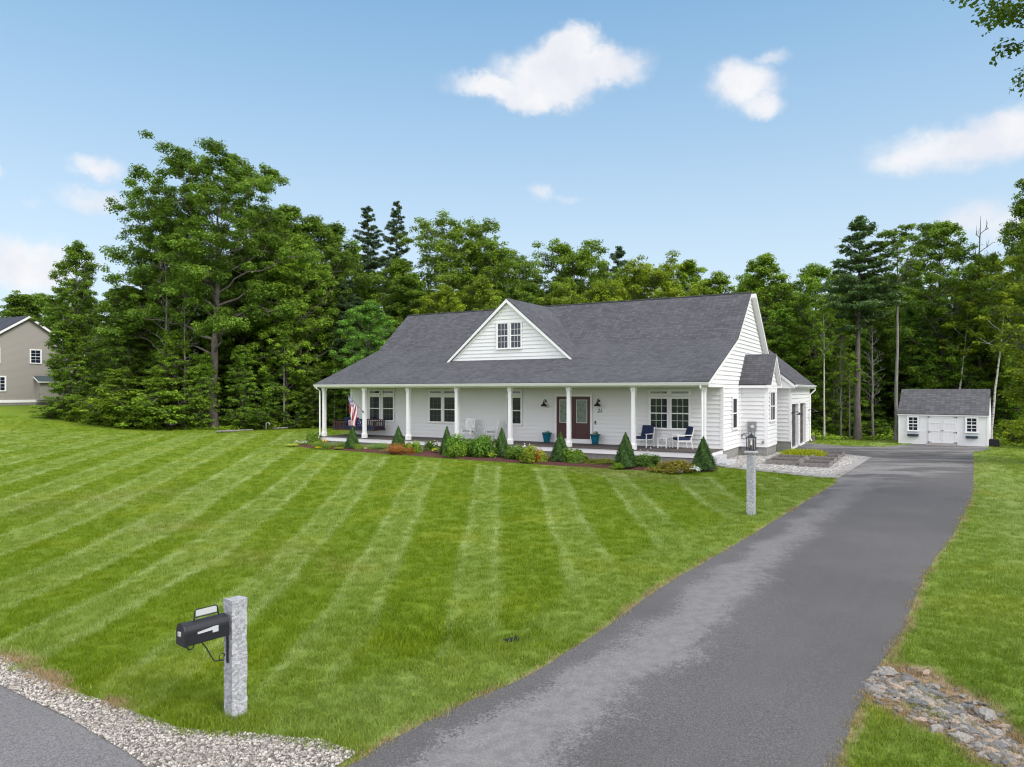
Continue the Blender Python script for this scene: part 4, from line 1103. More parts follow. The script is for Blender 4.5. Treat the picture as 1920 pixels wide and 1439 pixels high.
m, t, b, o = mat('striped_print_cloth'); M['stripes'] = m
g = t.new('ShaderNodeTexCoord').outputs['Object']
t.put(b.inputs['Base Color'], t.mix(t.ss(t.m('SINE', t.m('MULTIPLY', t.sep(g)[0], 70)), -.1, .1), (.35, .02, .03), (.7, .7, .72))); b.inputs['Roughness'].default_value = .9
s = MB(); s.box(-.52, -.10, -.36, -.12, z0 + .24, z0 + .58); s.build('striped_pillow', M['stripes'], e, bevel=.06)

# flag on the second column
m, t, b, o = mat('flag_cloth'); M['flag'] = m
uv = t.sep(t.new('ShaderNodeTexCoord').outputs['UV'])
st = t.m('GREATER_THAN', t.m('FRACT', t.m('MULTIPLY', uv[1], 6.5)), 0.5)
red = t.mix(st, (0.26, 0.014, 0.035), (0.60, 0.58, 0.62))
can = t.m('MULTIPLY', t.m('LESS_THAN', uv[0], 0.40), t.m('GREATER_THAN', uv[1], 0.4615))
# eleven staggered columns of stars
cu = t.m('MULTIPLY', uv[0], 6 / .40); cv = t.m('MULTIPLY', t.m('SUBTRACT', uv[1], .4615), 5 / .5385)
def dots(ou, ov):
    a = t.m('SUBTRACT', t.m('FRACT', t.m('ADD', cu, ou)), .5); b_ = t.m('SUBTRACT', t.m('FRACT', t.m('ADD', cv, ov)), .5)
    return t.m('LESS_THAN', t.m('ADD', t.m('MULTIPLY', a, a), t.m('MULTIPLY', b_, b_)), .045)
star = t.m('MAXIMUM', dots(0, 0), dots(.5, .5))
c = t.mix(can, red, t.mix(star, (0.018, 0.026, 0.11), (0.72, 0.72, 0.76)))
t.put(b.inputs['Base Color'], c); b.inputs['Roughness'].default_value = .85
fl = at_house('flag', -18.44, .04, 1.98); tag(fl, 'stars and stripes flag hanging from an angled pole on the porch column', 'flag')
pole0 = Vector((-.02, -.02, 0)); pdir = Vector((-.62, -.35, .80)).normalized(); PL = 1.28
s = MB(); s.tube([pole0, pole0 + pdir * PL], .013, 6); s.lathe(0, 0, [(.001, -5), (.001, -5.001)], 3) if False else None
s.build('flagpole', M['black_metal'], fl)
s = MB(); s.tube([(0, .0, -.06), (0, -.05, .02)], .03, 8); s.build('bracket', M['black_metal'], fl)
NU, NV = 40, 20
Vv = []; UVv = []
for i in range(NU + 1):
    for j in range(NV + 1):
        u, v = i / NU, j / NV
        hp = pole0 + pdir * (PL * (.30 + .68 * v))
        fall = u * 1.16
        gather = min(1, fall / .9); mid = pole0 + pdir * (PL * .64)
        k = .58 * gather * (1 - .0)
        x = hp.x + (mid.x - hp.x) * k - .02 * u; y = hp.y + (mid.y - hp.y) * k; z = hp.z - fall * (1 - .10 * v)
        f = .055 * math.sin(v * 15 + u * 2.2) * min(1, u * 3)
        Vv.append((x + f * .5, y + f, z)); UVv.append((u, v))
Ff = [(i * (NV + 1) + j, (i + 1) * (NV + 1) + j, (i + 1) * (NV + 1) + j + 1, i * (NV + 1) + j + 1) for i in range(NU) for j in range(NV)]
me = bpy.data.meshes.new('cloth'); me.from_pydata(Vv, [], Ff); ul = me.uv_layers.new(name='UVMap'); k = 0
for f in Ff:
    for q in f: ul.data[k].uv = UVv[q]; k += 1
me.materials.append(M['flag']); me.shade_smooth(); cl = bpy.data.objects.new('cloth', me); COL.objects.link(cl); cl.parent = fl

# granite steps at the end of the porch
def rock_slab(name, x0, x1, y0, y1, z0, z1, m, seed, amp=.02, rz=0.0):
    rg = random.Random(seed); bm_v = []; nx, ny, nz_ = 8, 5, 3
    bmx = bpy.data.meshes.new(name); import bmesh
    bm = bmesh.new(); bmesh.ops.create_cube(bm, size=1.0)
    bmesh.ops.subdivide_edges(bm, edges=bm.edges[:], cuts=4, use_grid_fill=True)
    for v in bm.verts:
        c = v.co.copy(); edge_n = sum(abs(abs(q) - .5) < 1e-4 for q in c)
        v.co = Vector(((x0 + x1) / 2 + c.x * (x1 - x0), (y0 + y1) / 2 + c.y * (y1 - y0), (z0 + z1) / 2 + c.z * (z1 - z0)))
        a = amp * (1.6 if edge_n >= 2 else .6)
        if edge_n >= 2: v.co -= Vector((c.x, c.y, c.z)) * amp
        v.co += Vector((rg.uniform(-a, a), rg.uniform(-a, a), rg.uniform(-a, a) * .35))
    bm.to_mesh(bmx); bm.free(); bmx.materials.append(m)
    o = bpy.data.objects.new(name, bmx); COL.objects.link(o); return o
o = rock_slab('stone_step', XG + .03, .84, .0, 1.7, .02, .36, M['granite_step'], 3, .015); o.location = (HO[0], HO[1], 0); o.rotation_euler = (0, 0, -TH)
tag(o, 'rough granite step against the porch end, the upper one', 'step', 'granite steps at the porch end')
o = rock_slab('stone_step', 0.85, 1.28, -.35, 1.6, 0.0, .18, M['granite_step'], 5, .02); o.location = (HO[0], HO[1], 0); o.rotation_euler = (0, 0, -TH)
tag(o, 'low rough granite step on the gravel, the lower one', 'step', 'granite steps at the porch end')

# raised garden beds, silvery timber
def raised_bed(x0, x1, y0, y1, h, label):
    h *= .8
    e = empty('raised_bed', H2((x0 + x1) / 2, (y0 + y1) / 2, 0), -TH); tag(e, label, 'raised bed', 'weathered timber raised beds')
    a, b_ = (x1 - x0) / 2, (y1 - y0) / 2; q = .05
    s = MB(); s.box(-a, a, -b_, -b_ + q, 0.01, h); s.box(-a, a, b_ - q, b_, 0.01, h); s.box(-a, -a + q, -b_ + q, b_ - q, .01, h - .004); s.box(a - q, a, -b_ + q, b_ - q, .01, h - .004)
    s.build('frame', M['old_wood'], e)
    s = MB(); s.box(-a + q, a - q, -b_ + q, b_ - q, .01, h - .07); s.build('soil', M['soil'], e)
    return e
raised_bed(2.42, 3.72, 1.75, 3.15, .24, 'grey timber raised bed at the near end, closest to the lamp post')
raised_bed(2.42, 3.72, 3.45, 4.75, .24, 'grey timber raised bed second along the house side')
raised_bed(3.80, 4.95, 1.40, 2.80, .22, 'grey timber raised bed at the near end beside the white gravel')
raised_bed(3.80, 4.95, 3.10, 4.40, .22, 'grey timber raised bed second along the drive side')
raised_bed(3.80, 4.95, 4.75, 6.10, .22, 'grey timber raised bed third along the drive side')
raised_bed(3.80, 4.95, 6.60, 8.10, .22, 'grey timber raised bed at the far end by the asphalt')

# ================================================================ mailbox on its granite post
PA = R(50)
mbx = empty('mailbox', (-2.645, 6.80, tz(-2.6, 6.8)), PA)
tag(mbx, 'black curved-top mailbox on a rough grey granite post by the gravel verge', 'mailbox')
# local frame: +x along the right face away from the near corner, +y along the left face
s_ = .075
import bmesh
def granite_post(h, w_, parent, seed, name='post', rough=.006):
    bm = bmesh.new(); bmesh.ops.create_cube(bm, size=1.0)
    for v in bm.verts: v.co = Vector((v.co.x * w_, v.co.y * w_, (v.co.z + .5) * (h + .1) - .1))
    bmesh.ops.subdivide_edges(bm, edges=[e_ for e_ in bm.edges if abs(e_.verts[0].co.z - e_.verts[1].co.z) > .1], cuts=40)
    bmesh.ops.subdivide_edges(bm, edges=[e_ for e_ in bm.edges if abs(e_.verts[0].co.z - e_.verts[1].co.z) < .01], cuts=6, use_grid_fill=True)
    rg = random.Random(seed)
    from mathutils import noise as mn
    for v in bm.verts:
        c = v.co; n_ = mn.noise(Vector((c.x * 22, c.y * 22, c.z * 22)) + Vector((seed, 0, 0))); n2_ = mn.noise(Vector((c.x * 7, c.y * 7, c.z * 7 + seed)))
        d_ = Vector((c.x, c.y, 0)); 
        if d_.length > .01: d_.normalize()
        v.co += d_ * (n_ * rough + n2_ * rough * 1.1)
        if c.z > h - .01: v.co.z += n2_ * .008
    me = bpy.data.meshes.new(name); bm.to_mesh(me); bm.free(); me.materials.append(M['granite'])
    o = bpy.data.objects.new(name, me); COL.objects.link(o); o.parent = parent; return o
granite_post(1.12, .152, mbx, 2)
# box leaves the -x face
zb, hb, wbx, L0, L1 = .81, .195, .16, -.085, -.51
s = MB(); rings = []
for x in (L0 - .02, L1):
    r_ = [(x, -wbx / 2, zb), (x, wbx / 2, zb)] + [(x, wbx / 2 * math.cos(a), zb + hb - wbx / 2 + wbx / 2 * math.sin(a)) for a in [math.pi * k / 12 for k in range(13)]]
    rings.append(r_)
s.loft(rings); body = s.build('body', M['black_metal'], mbx, bevel=.004)
s = MB(); rings = []
for x in (L1 - .018, L1 + .012):
    w2 = wbx / 2 + .006
    rings.append([(x, -w2, zb - .006), (x, w2, zb - .006)] + [(x, w2 * math.cos(a), zb + hb - wbx / 2 + w2 * math.sin(a)) for a in [math.pi * k / 12 for k in range(13)]])
s.loft(rings); md_ = s.build('door', M['black_metal'], mbx, bevel=.005)
s = MB(); s.box(L1 - .034, L1 - .018, -.022, .022, zb + .085, zb + .125); s.build('handle', M['silver'], md_, bevel=.004)
s = MB(); yy = -wbx / 2 - .008
s.loft([[(-.41, yy, zb + .090), (-.41, yy + .006, zb + .090), (-.41, yy + .006, zb + .107), (-.41, yy, zb + .107)], [(-.27, yy, zb + .095), (-.27, yy + .006, zb + .095), (-.27, yy + .006, zb + .122), (-.27, yy, zb + .122)]])
s.box(-.27, -.215, yy, yy + .006, zb + .070, zb + .125); s.build('flag', M['plate'], mbx)
# number plate holder along the top (plate itself blank)
s = MB(); zp = zb + hb - .004
pts = [(-.405, 0, zp - .01), (-.40, 0, zp + .03), (-.395, 0, zp + .085), (-.38, 0, zp + .10), (-.20, 0, zp + .10), (-.18, 0, zp + .085), (-.175, 0, zp + .03), (-.165, 0, zp + .0), (-.15, 0, zp - .005)]
s.tube(pts, .007, 6); s.tube([(-.395, 0, zp + .028), (-.178, 0, zp + .028)], .006, 6); s.build('plate_frame', M['black_metal'], mbx)
s = MB(); s.box(-.386, -.187, -.003, .003, zp + .036, zp + .092); s.build('number_plate', M['plate'], mbx, bevel=.002)
# scroll bracket
s = MB(); s.box(-.092, -.080, -.020, .004, zb - .28, zb + .02)
def curl(cx_, cz_, r0, r1, a0, a1, n_=18): return [(cx_ + (r0 + (r1 - r0) * k / n_) * math.cos(a0 + (a1 - a0) * k / n_), -.008, cz_ + (r0 + (r1 - r0) * k / n_) * math.sin(a0 + (a1 - a0) * k / n_)) for k in range(n_ + 1)]
s.tube(curl(-.135, zb - .205, .016, .040, R(-60), R(290)) + [(-.175, -.008, zb - .235), (-.215, -.008, zb - .225), (-.25, -.008, zb - .165), (-.29, -.008, zb - .085), (-.335, -.008, zb - .02), (-.36, -.008, zb - .004)], .006, 6)
s.tube(curl(-.44, zb - .030, .026, .030, R(100), R(430)), .006, 6)
s.build('bracket', M['black_metal'], mbx)

# ================================================================ lamp post
lx_, ly_ = 5.99, 17.80
lp = empty('lamp_post', (lx_, ly_, 0), R(-37)); tag(lp, 'granite lamp post with a black lantern standing in the lawn by the drive', 'lamp post')
granite_post(1.52, .175, lp, 7, rough=.006)
s = MB(); s.loft([[(-.10, -.10, 1.53), (.10, -.10, 1.53), (.10, .10, 1.53), (-.10, .10, 1.53)], [(-.135, -.135, 1.55), (.135, -.135, 1.55), (.135, .135, 1.55), (-.135, .135, 1.55)], [(-.135, -.135, 1.59), (.135, -.135, 1.59), (.135, .135, 1.59), (-.135, .135, 1.59)], [(-.10, -.10, 1.612), (.10, -.10, 1.612), (.10, .10, 1.612), (-.10, .10, 1.612)]])
s.build('cap', M['granite'], lp)
lt = MB(); a = .085
lt.box(-.10, .10, -.10, .10, 1.615, 1.635)
for sx in (-1, 1):
    for sy in (-1, 1): lt.box(sx * a - .008, sx * a + .008, sy * a - .008, sy * a + .008, 1.635, 1.93)
lt.loft([[(-.11, -.11, 1.93), (.11, -.11, 1.93), (.11, .11, 1.93), (-.11, .11, 1.93)], [(-.02, -.02, 2.01), (.02, -.02, 2.01), (.02, .02, 2.01), (-.02, .02, 2.01)]])
lt.lathe(0, 0, [(.012, 2.01), (.018, 2.03), (.004, 2.06)], 10)
lan = lt.build('lantern', M['black_metal'], lp)
s = MB(); s.lathe(0, 0, [(.055, 1.636), (.035, 1.69), (.018, 1.72), (.03, 1.735), (.03, 1.745)], 14); s.build('socket', M['black_metal'], lan)
s = MB(); s.lathe(0, 0, [(.020, 1.746), (.020, 1.87)], 12); s.build('candle', M['candle'], lan)

# ================================================================ shed
SO = Vector((22.8636826, 42.03763988)); SANG = R(-36.2846801)
sh = empty('garden_shed', (SO.x, SO.y, 0), SANG); tag(sh, 'small white garden shed with double doors at the end of the drive', 'shed')
SW, SD, SE, SRZ = 4.41, 3.0, 1.76, 3.22
mb = MB()
siding(mb, lambda z: (0, SW), .06, SE, step=.105, off=.010, T=Tfront(0))
def sprof(z): 
    k = 0 if z < SE else (z - SE) / (SRZ - .1 - SE) * SD / 2; return (k, SD - k)
siding(mb, sprof, .06, SRZ - .12, step=.105, off=.010, T=Tright(SW), breaks=(SE,)); siding(mb, sprof, .06, SRZ - .12, step=.105, off=.010, T=Tleft(0), breaks=(SE,))
siding(mb, lambda z: (0, SW), .06, SE, step=.105, off=.010, T=Tback(SD))
mb.build('wall', M['shed_siding'], sh)
mb = MB(); mb.box(.01, SW - .01, .01, SD - .01, .05, SE); cr = mb.build('core', M['white_trim2'], sh)
mb = MB()
for (ya, za, yb, zb_) in ((-.10, SE + .02, SD / 2, SRZ), (SD + .10, SE + .02, SD / 2, SRZ)):
    L = math.hypot(yb - ya, zb_ - za); P = [(-.04, ya, za), (SW + .04, ya, za), (SW + .04, yb, zb_), (-.04, yb, zb_)]
    mb.face(P, [(0, 0), (SW, 0), (SW, L), (0, L)]); mb.face([(p[0], p[1], p[2] - .04) for p in P][::-1])
    mb.face([P[0], P[1], (P[1][0], P[1][1], P[1][2] - .04), (P[0][0], P[0][1], P[0][2] - .04)])
    for q in (P[0], P[1]): pass
    mb.face([P[1], P[2], (P[2][0], P[2][1], P[2][2] - .04), (P[1][0], P[1][1], P[1][2] - .04)]); mb.face([P[0], P[3], (P[3][0], P[3][1], P[3][2] - .04), (P[0][0], P[0][1], P[0][2] - .04)])
mb.build('roof', M['shingle_shed'], sh)
mb = MB(); mb.box(-.05, SW + .05, -.095, -.014, SE - .08, SE - .025); mb.box(-.012, .07, -.022, -.002 + .0, .06, SE - .09); mb.box(SW - .07, SW + .018, -.022, -.002, .06, SE - .09)
mb.box(-.012, SW + .012, -.020, -.0125, .02, .058); mb.build('trim', M['white_trim'], sh)
TS = Tfront(0)
window(sh, TS, .50, 1.0, .79, 1.60, 2, 4, casing=.06, mw=.026)
mb = MB(); mb.T = TS; mb.box(.47, 1.03, .03, .16, .46, .60); mb.build('flower_box', M['steel_blue'], sh)
window(sh, TS, 3.38, 3.89, .79, 1.60, 2, 4, casing=.06, mw=.026)
mb = MB(); mb.T = TS; mb.box(3.35, 3.92, .03, .16, .45, .58); mb.build('flower_box', M['steel_blue'], sh)
mb = MB(); mb.T = TS; mb.box(3.42, 3.63, .018, .024, .83, 1.56); mb.build('curtain', M['curtain_glass'], sh)
for (a, b_) in ((1.53, 2.21), (2.22, 2.90)):
    mb = MB(); mb.T = TS; mb.box(a, b_, .012, .03, .12, 1.66); d_ = mb.build('door', M['shed_siding'], sh)
    mb = MB(); mb.T = TS
    for q in ((a, a + .07, .12, 1.66), (b_ - .07, b_, .12, 1.66), (a + .07, b_ - .07, 1.56, 1.66), (a + .07, b_ - .07, .12, .22), (a + .07, b_ - .07, .78, .86), (a + .07, b_ - .07, 1.24, 1.30)): mb.box(q[0], q[1], .03, .043, q[2], q[3])
    for k in range(1, 4): u = a + .07 + (b_ - a - .14) * k / 4; mb.box(u - .006, u + .006, .03, .036, .22, .78); mb.box(u - .006, u + .006, .03, .036, .86, 1.24)
    mb.build('door_panel', M['shed_siding'], d_)
    hx, sg = (a, 1) if a < 2 else (b_, -1)
    for z in (.16, .74, 1.60):
        mb = MB(); mb.T = TS; mb.box(min(hx - .03 * sg, hx + .14 * sg), max(hx - .03 * sg, hx + .14 * sg), .043, .052, z - .012, z + .012); mb.box(hx - .03, hx + .03, .0435, .055, z - .035, z + .035); mb.build('hinge', M['black_metal'], d_)
mb = MB(); mb.T = TS; mb.box(2.16, 2.30, .044, .07, .82, .845); mb.build('handle', M['black_metal'], d_)
mb = MB(); mb.loft([[(1.48, -.04, .02), (2.95, -.04, .02), (2.95, -.04, .11), (1.48, -.04, .11)], [(1.44, -.85, .014), (2.92, -.85, .014), (2.92, -.85, .035), (1.44, -.85, .035)]])
rp = mb.build('shed_ramp', M['old_wood']); rp.location = (SO.x, SO.y, 0); rp.rotation_euler = (0, 0, SANG); tag(rp, 'pale wooden ramp in front of the shed doors', 'ramp')
mb = MB()
for u in (.1, 1.3, 3.1, 4.2): mb.box(u, u + .2, .05, SD - .05, .0, .06)
mb.build('skid', M['old_wood'], sh)
e = empty('compost_bin', (26.95, 39.75, 0), SANG); tag(e, 'low black compost bin at the right side of the shed', 'bin')
s = MB(); s.loft([[(-.26, -.26, 0), (.26, -.26, 0), (.26, .26, 0), (-.26, .26, 0)], [(-.23, -.23, .36), (.23, -.23, .36), (.23, .23, .36), (-.23, .23, .36)]]); s.build('body', M['rubber'], e, bevel=.02)
s = MB(); s.loft([[(-.25, -.25, .361), (.25, -.25, .361), (.25, .25, .361), (-.25, .25, .361)], [(-.18, -.18, .42), (.18, -.18, .42), (.18, .18, .42), (-.18, .18, .42)]]); s.build('lid', M['rubber'], e)

# ================================================================ neighbour's house
NZ = 1.72
nh = empty('neighbor_house', (-47.7, 70.0, NZ), -TH); tag(nh, 'tan two storey house with white trim beyond the left trees', 'house')
# gable wall in plane x=0 facing +x, y along; ridge runs towards -x
PK, PW, PS = 8.82, 5.0, .66
mb = MB()
def nprof(z):
    zt = z + .12; e_ = PK - PW * PS
    h = PW if zt < e_ else PW - (zt - e_) / PS
    return (-h, h)
siding(mb, nprof, .52, PK - .15, step=.11, off=.010, T=Tright(0), breaks=(PK - PW * PS - .12,))
siding(mb, lambda z: (-13, 0), .52, PK - PW * PS - .1, step=.11, off=.010, T=Tfront(-PW)); siding(mb, lambda z: (-13, 0), .52, PK - PW * PS - .1, step=.11, off=.01, T=Tback(PW))
siding(mb, nprof, .52, PK - .15, step=.11, off=.010, T=Tleft(-13), breaks=(PK - PW * PS - .12,))
nw = mb.build('wall', M['tan_siding'], nh)
mb = MB(); mb.box(-12.98, -.02, -PW + .02, PW - .02, 0, .5); mb.build('foundation', M['concrete'], nh)
mb = MB(); mb.box(.012, .04, -PW, PW, .26, .52); mb.box(-13, 0, -PW - .04, -PW - .012, .26, .52); mb.build('water_table', M['white_trim'], nh)
mb = MB()
for sg in (-1, 1):
    P = [(-13.3, sg * (PW + .35), PK - PS * (PW + .35)), (.35, sg * (PW + .35), PK - PS * (PW + .35)), (.35, 0, PK), (-13.3, 0, PK)]
    mb.face(P, [(0, 0), (13.6, 0), (13.6, 6.4), (0, 6.4)]); mb.face([(p[0], p[1], p[2] - .06) for p in P][::-1]); mb.face([P[1], P[2], (P[2][0], P[2][1], P[2][2] - .06), (P[1][0], P[1][1], P[1][2] - .06)])
nr = mb.build('roof', M['shingle_far'], nh)
mb = MB(); rake(mb, .30, .34, [(-(PW + .33), PK - PS * (PW + .33) - .065), (0, PK - .065)], .24); rake(mb, .30, .34, [(0, PK - .065), (PW + .33, PK - PS * (PW + .33) - .065)], .24)
mb.box(-13.3, .3, -(PW + .36), -(PW + .30), PK - PS * (PW + .35) - .22, PK - PS * (PW + .35) - .065); mb.build('rake_board', M['white_trim'], nr)
TN = Tright(0)
window(nh, TN, .26, 1.18, 4.15, 5.45, 2, 4, casing=.09, mw=.02); window(nh, TN, -3.6, -2.0, 1.42, 2.74, 4, 4, casing=.09, mw=.02)
window(nh, TN, -3.4, -2.5, 4.15, 5.45, 2, 4, casing=.09, mw=.02)
# bump-out with a lean-to roof, and its grey metal cover
mb = MB(); siding(mb, lambda z: (.75, 4.2), .52, 2.4, step=.11, off=.01, T=Tright(.75)); siding(mb, lambda z: (0, .75), .52, 2.4, step=.11, off=.01, T=Tfront(.75)); siding(mb, lambda z: (0, .75), .52, 2.4, step=.11, off=.01, T=Tback(4.2))
bo = mb.build('bump_out', M['tan_siding'], nh)
mb = MB(); P = [(.02, .5, 2.9), (1.05, .5, 2.38), (1.05, 4.5, 2.38), (.02, 4.5, 2.9)]; mb.face(P); mb.face([(p[0], p[1], p[2] - .05) for p in P][::-1]); mb.build('roof', M['green_roof'], bo)
mb = MB(); mb.box(1.02, 1.06, .5, 4.5, 2.22, 2.32); mb.loft([[(.04, .47, 2.84), (.04, .499, 2.84), (.04, .499, 2.70), (.04, .47, 2.70)], [(1.05, .47, 2.33), (1.05, .499, 2.33), (1.05, .499, 2.2), (1.05, .47, 2.2)]]); mb.build('fascia', M['white_trim'], bo)

# ================================================================ small yard things
fx, fy = G(499, 808)
e = empty('vent_pipe', (fx, fy, 0), 0); tag(e, 'grey gooseneck vent pipe standing at the far lawn edge', 'vent pipe')
s = MB(); s.tube([(0, 0, 0), (0, 0, .50)] + [(.13 - .13 * math.cos(a), 0, .50 + .13 * math.sin(a)) for a in [math.pi * k / 8 for k in range(1, 9)]] + [(.26, 0, .42)], .05, 8); s.build('pipe', M['grey_metal'], e, smooth=True)
e = empty('drain_pipe', (*G(958, 1186), tz(*G(958, 1186)) + .02), R(22)); tag(e, 'dark pipe end poking out of the dip in the lawn', 'drain pipe')
s = MB(); s.tube([(-.10, 0, -.01), (.10, 0, .005)], .035, 12); s.build('pipe', M['rubber'], e, smooth=True)
e = empty('tree_stump', (*G(1488, 824), 0), 0)
e.location = (18.5, 44.0, 0); tag(e, 'small dark stump in the grass behind the garage', 'stump')
s = MB(); s.lathe(0, 0, [(.30, 0), (.24, .12), (.22, .30), (.20, .34)], 12); s.build('trunk', M['bark'], e)

# stones
def stone_mesh(seed, flat=.34):
    bm = bmesh.new(); bmesh.ops.create_icosphere(bm, subdivisions=2, radius=.5); rg = random.Random(seed)
    from mathutils import noise as mn
    sx, sy, sz = rg.uniform(.8, 1.3), rg.uniform(.55, .85), rg.uniform(.22, .42) * flat / .45
    for v in bm.verts:
        c = v.co; k = 1 + .35 * mn.noise(c * 2.1 + Vector((seed * 3.1, 0, 0)))
        v.co = Vector((round(c.x * k * 3.2) / 3.2 * .6 + c.x * k * .4, round(c.y * k * 3.2) / 3.2 * .6 + c.y * k * .4, (round(c.z * 3) / 3 * .6 + c.z * .4) * k))
        v.co = Vector((v.co.x * sx, v.co.y * sy, v.co.z * sz * 2))
    me = bpy.data.meshes.new('stone'); bm.to_mesh(me); bm.free(); return me
SM = []
for k in range(9):
    me = stone_mesh(k + 1); me.materials.append(M[('stone', 'stone2', 'stone', 'stone3', 'stone2', 'stone', 'stone3', 'stone2', 'stone3')[k]]); SM.append(me)
rg = random.Random(11)
big = [(1668, 1258, .17, 0, 'pale flat stone at the upper corner of the rock channel by the drive'), (1735, 1258, .14, 3, 'tan stone on the upper rim of the rock channel'),
       (1850, 1318, .24, 5, 'longest pale stone lying on the right rim of the rock channel'), (1712, 1290, .14, 0, None), (1728, 1284, .14, 1, None), (1760, 1302, .14, 2, None), (1845, 1350, .14, 5, None), (1858, 1378, .14, 2, None), (1700, 1272, .14, 4, None)]
cnt = 0
for (px, py, sz, k, lab) in big:
    x, y = G(px, py); o = bpy.data.objects.new('rock', SM[k]); COL.objects.link(o); o.location = (x, y, tz(x, y) + .02); o.scale = (sz, sz, sz * .8); o.rotation_euler = (rg.uniform(-.2, .2), rg.uniform(-.2, .2), rg.uniform(0, 6.3))
    if lab: tag(o, lab, 'rock')
    else: tag(o, 'flat grey stone among the rubble of the dry rock channel', 'rock', 'stones in the dry rock channel')
RX = [p[0] for p in ROCKS]; RY = [p[1] for p in ROCKS]
while cnt < 285:
    x, y = rg.uniform(min(RX), max(RX)), rg.uniform(min(RY), max(RY))
    if not poly_mask(np.array(x), np.array(y), ROCKS): continue
    dd = float(seg_dist(np.array(x), np.array(y), DITCH)); 
    if rg.random() < min(.9, dd / .55): continue
    if float(seg_dist(np.array(x), np.array(y), DR_R)) < .08: continue
    k = rg.randrange(9); sz = rg.choice((.04, .05, .06, .08, .10, .13, .16))
    o = bpy.data.objects.new('rock', SM[k]); COL.objects.link(o); o.location = (x, y, tz(x, y) + sz * .10); o.scale = (sz * rg.uniform(.8, 1.3), sz, sz * rg.uniform(.6, 1.0)); o.rotation_euler = (rg.uniform(-.3, .3), rg.uniform(-.3, .3), rg.gauss(-.55, .5))
    tag(o, 'flat grey stone among the rubble of the dry rock channel', 'rock', 'stones in the dry rock channel'); cnt += 1
for (px, py, sz, k, lab) in [(686, 843, .34, 3, 'pale round rock in the mulch near the second cone shrub'), (727, 846, .26, 6, 'small grey rock in the mulch left of the red barberry'), (1089, 868, .36, 3, 'tan rock in the mulch between the fifth and sixth cone shrubs'),
                             (1272, 886, .34, 2, 'grey rock on the mulch edge beside the white hosta')]:
    x, y = G(px, py, .07); o = bpy.data.objects.new('rock', SM[k]); COL.objects.link(o); o.location = (x, y, .12); o.scale = (sz, sz, sz * .9); o.rotation_euler = (0, 0, px); tag(o, lab, 'rock')

# ================================================================ foliage
def leaves(C, N, size, wid, rng_, v, fold=.18):
    """one folded diamond leaf per centre C, facing N"""
    n = len(C); r = rng_.normal(size=(n, 3)); N = N / (np.linalg.norm(N, axis=1, keepdims=True) + 1e-9)
    t1 = np.cross(N, r); t1 /= np.linalg.norm(t1, axis=1, keepdims=True) + 1e-9; t2 = np.cross(N, t1)
    s = size[:, None]; w_ = (size * wid)[:, None]
    V = np.empty((n, 4, 3)); V[:, 0] = C - t1 * s * .5; V[:, 1] = C + t2 * w_ * .5 + N * s * fold * .3; V[:, 2] = C + t1 * s * .5; V[:, 3] = C - t2 * w_ * .5 + N * s * fold * .3
    F = np.arange(n * 4).reshape(n, 4)
    return V.reshape(-1, 3), F, np.clip(v, 0, 1)

def tube_np(P, r, n=6):
    P = np.asarray(P, float); k = len(P); d = np.gradient(P, axis=0); d /= np.linalg.norm(d, axis=1, keepdims=True) + 1e-9
    ref = np.where(np.abs(d[:, 2:3]) > .9, np.array([[1., 0, 0]]), np.array([[0, 0, 1.]]))
    a = np.cross(d, ref); a /= np.linalg.norm(a, axis=1, keepdims=True) + 1e-9; b_ = np.cross(a, d)
    ang = np.arange(n) * 2 * np.pi / n
    V = P[:, None] + (a[:, None] * np.cos(ang)[None, :, None] + b_[:, None] * np.sin(ang)[None, :, None]) * np.asarray(r)[:, None, None]
    V = V.reshape(-1, 3); I = np.arange(k * n).reshape(k, n); J = np.roll(I, -1, axis=1)
    F = np.stack([I[:-1], J[:-1], J[1:], I[1:]], -1).reshape(-1, 4)
    return V, F
class Bag:
    def __init__(s): s.V = []; s.F = []; s.A = []; s.n = 0
    def add(s, V, F, A=None):
        s.V.append(V); s.F.append(F + s.n); s.n += len(V); s.A.append(A if A is not None else np.zeros(len(F)))
    def mesh(s, name, m, attr=True, smooth=False):
        me = np_mesh(name, np.concatenate(s.V), np.concatenate(s.F), {'v': ('FACE', np.concatenate(s.A))} if attr else None, [m])
        if smooth: me.shade_smooth()
        return me

def bent(p0, p1, sag, n, rg, w=.05):
    t = np.linspace(0, 1, n)[:, None]; p0 = np.array(p0); p1 = np.array(p1); L = np.linalg.norm(p1 - p0)
    P = p0 + (p1 - p0) * t; P[:, 2] += sag * L * np.sin(np.pi * t[:, 0]); nz_ = rg.normal(size=(n, 3)) * w * L * .35; nz_[0] = 0; nz_[-1] = 0
    return P + nz_

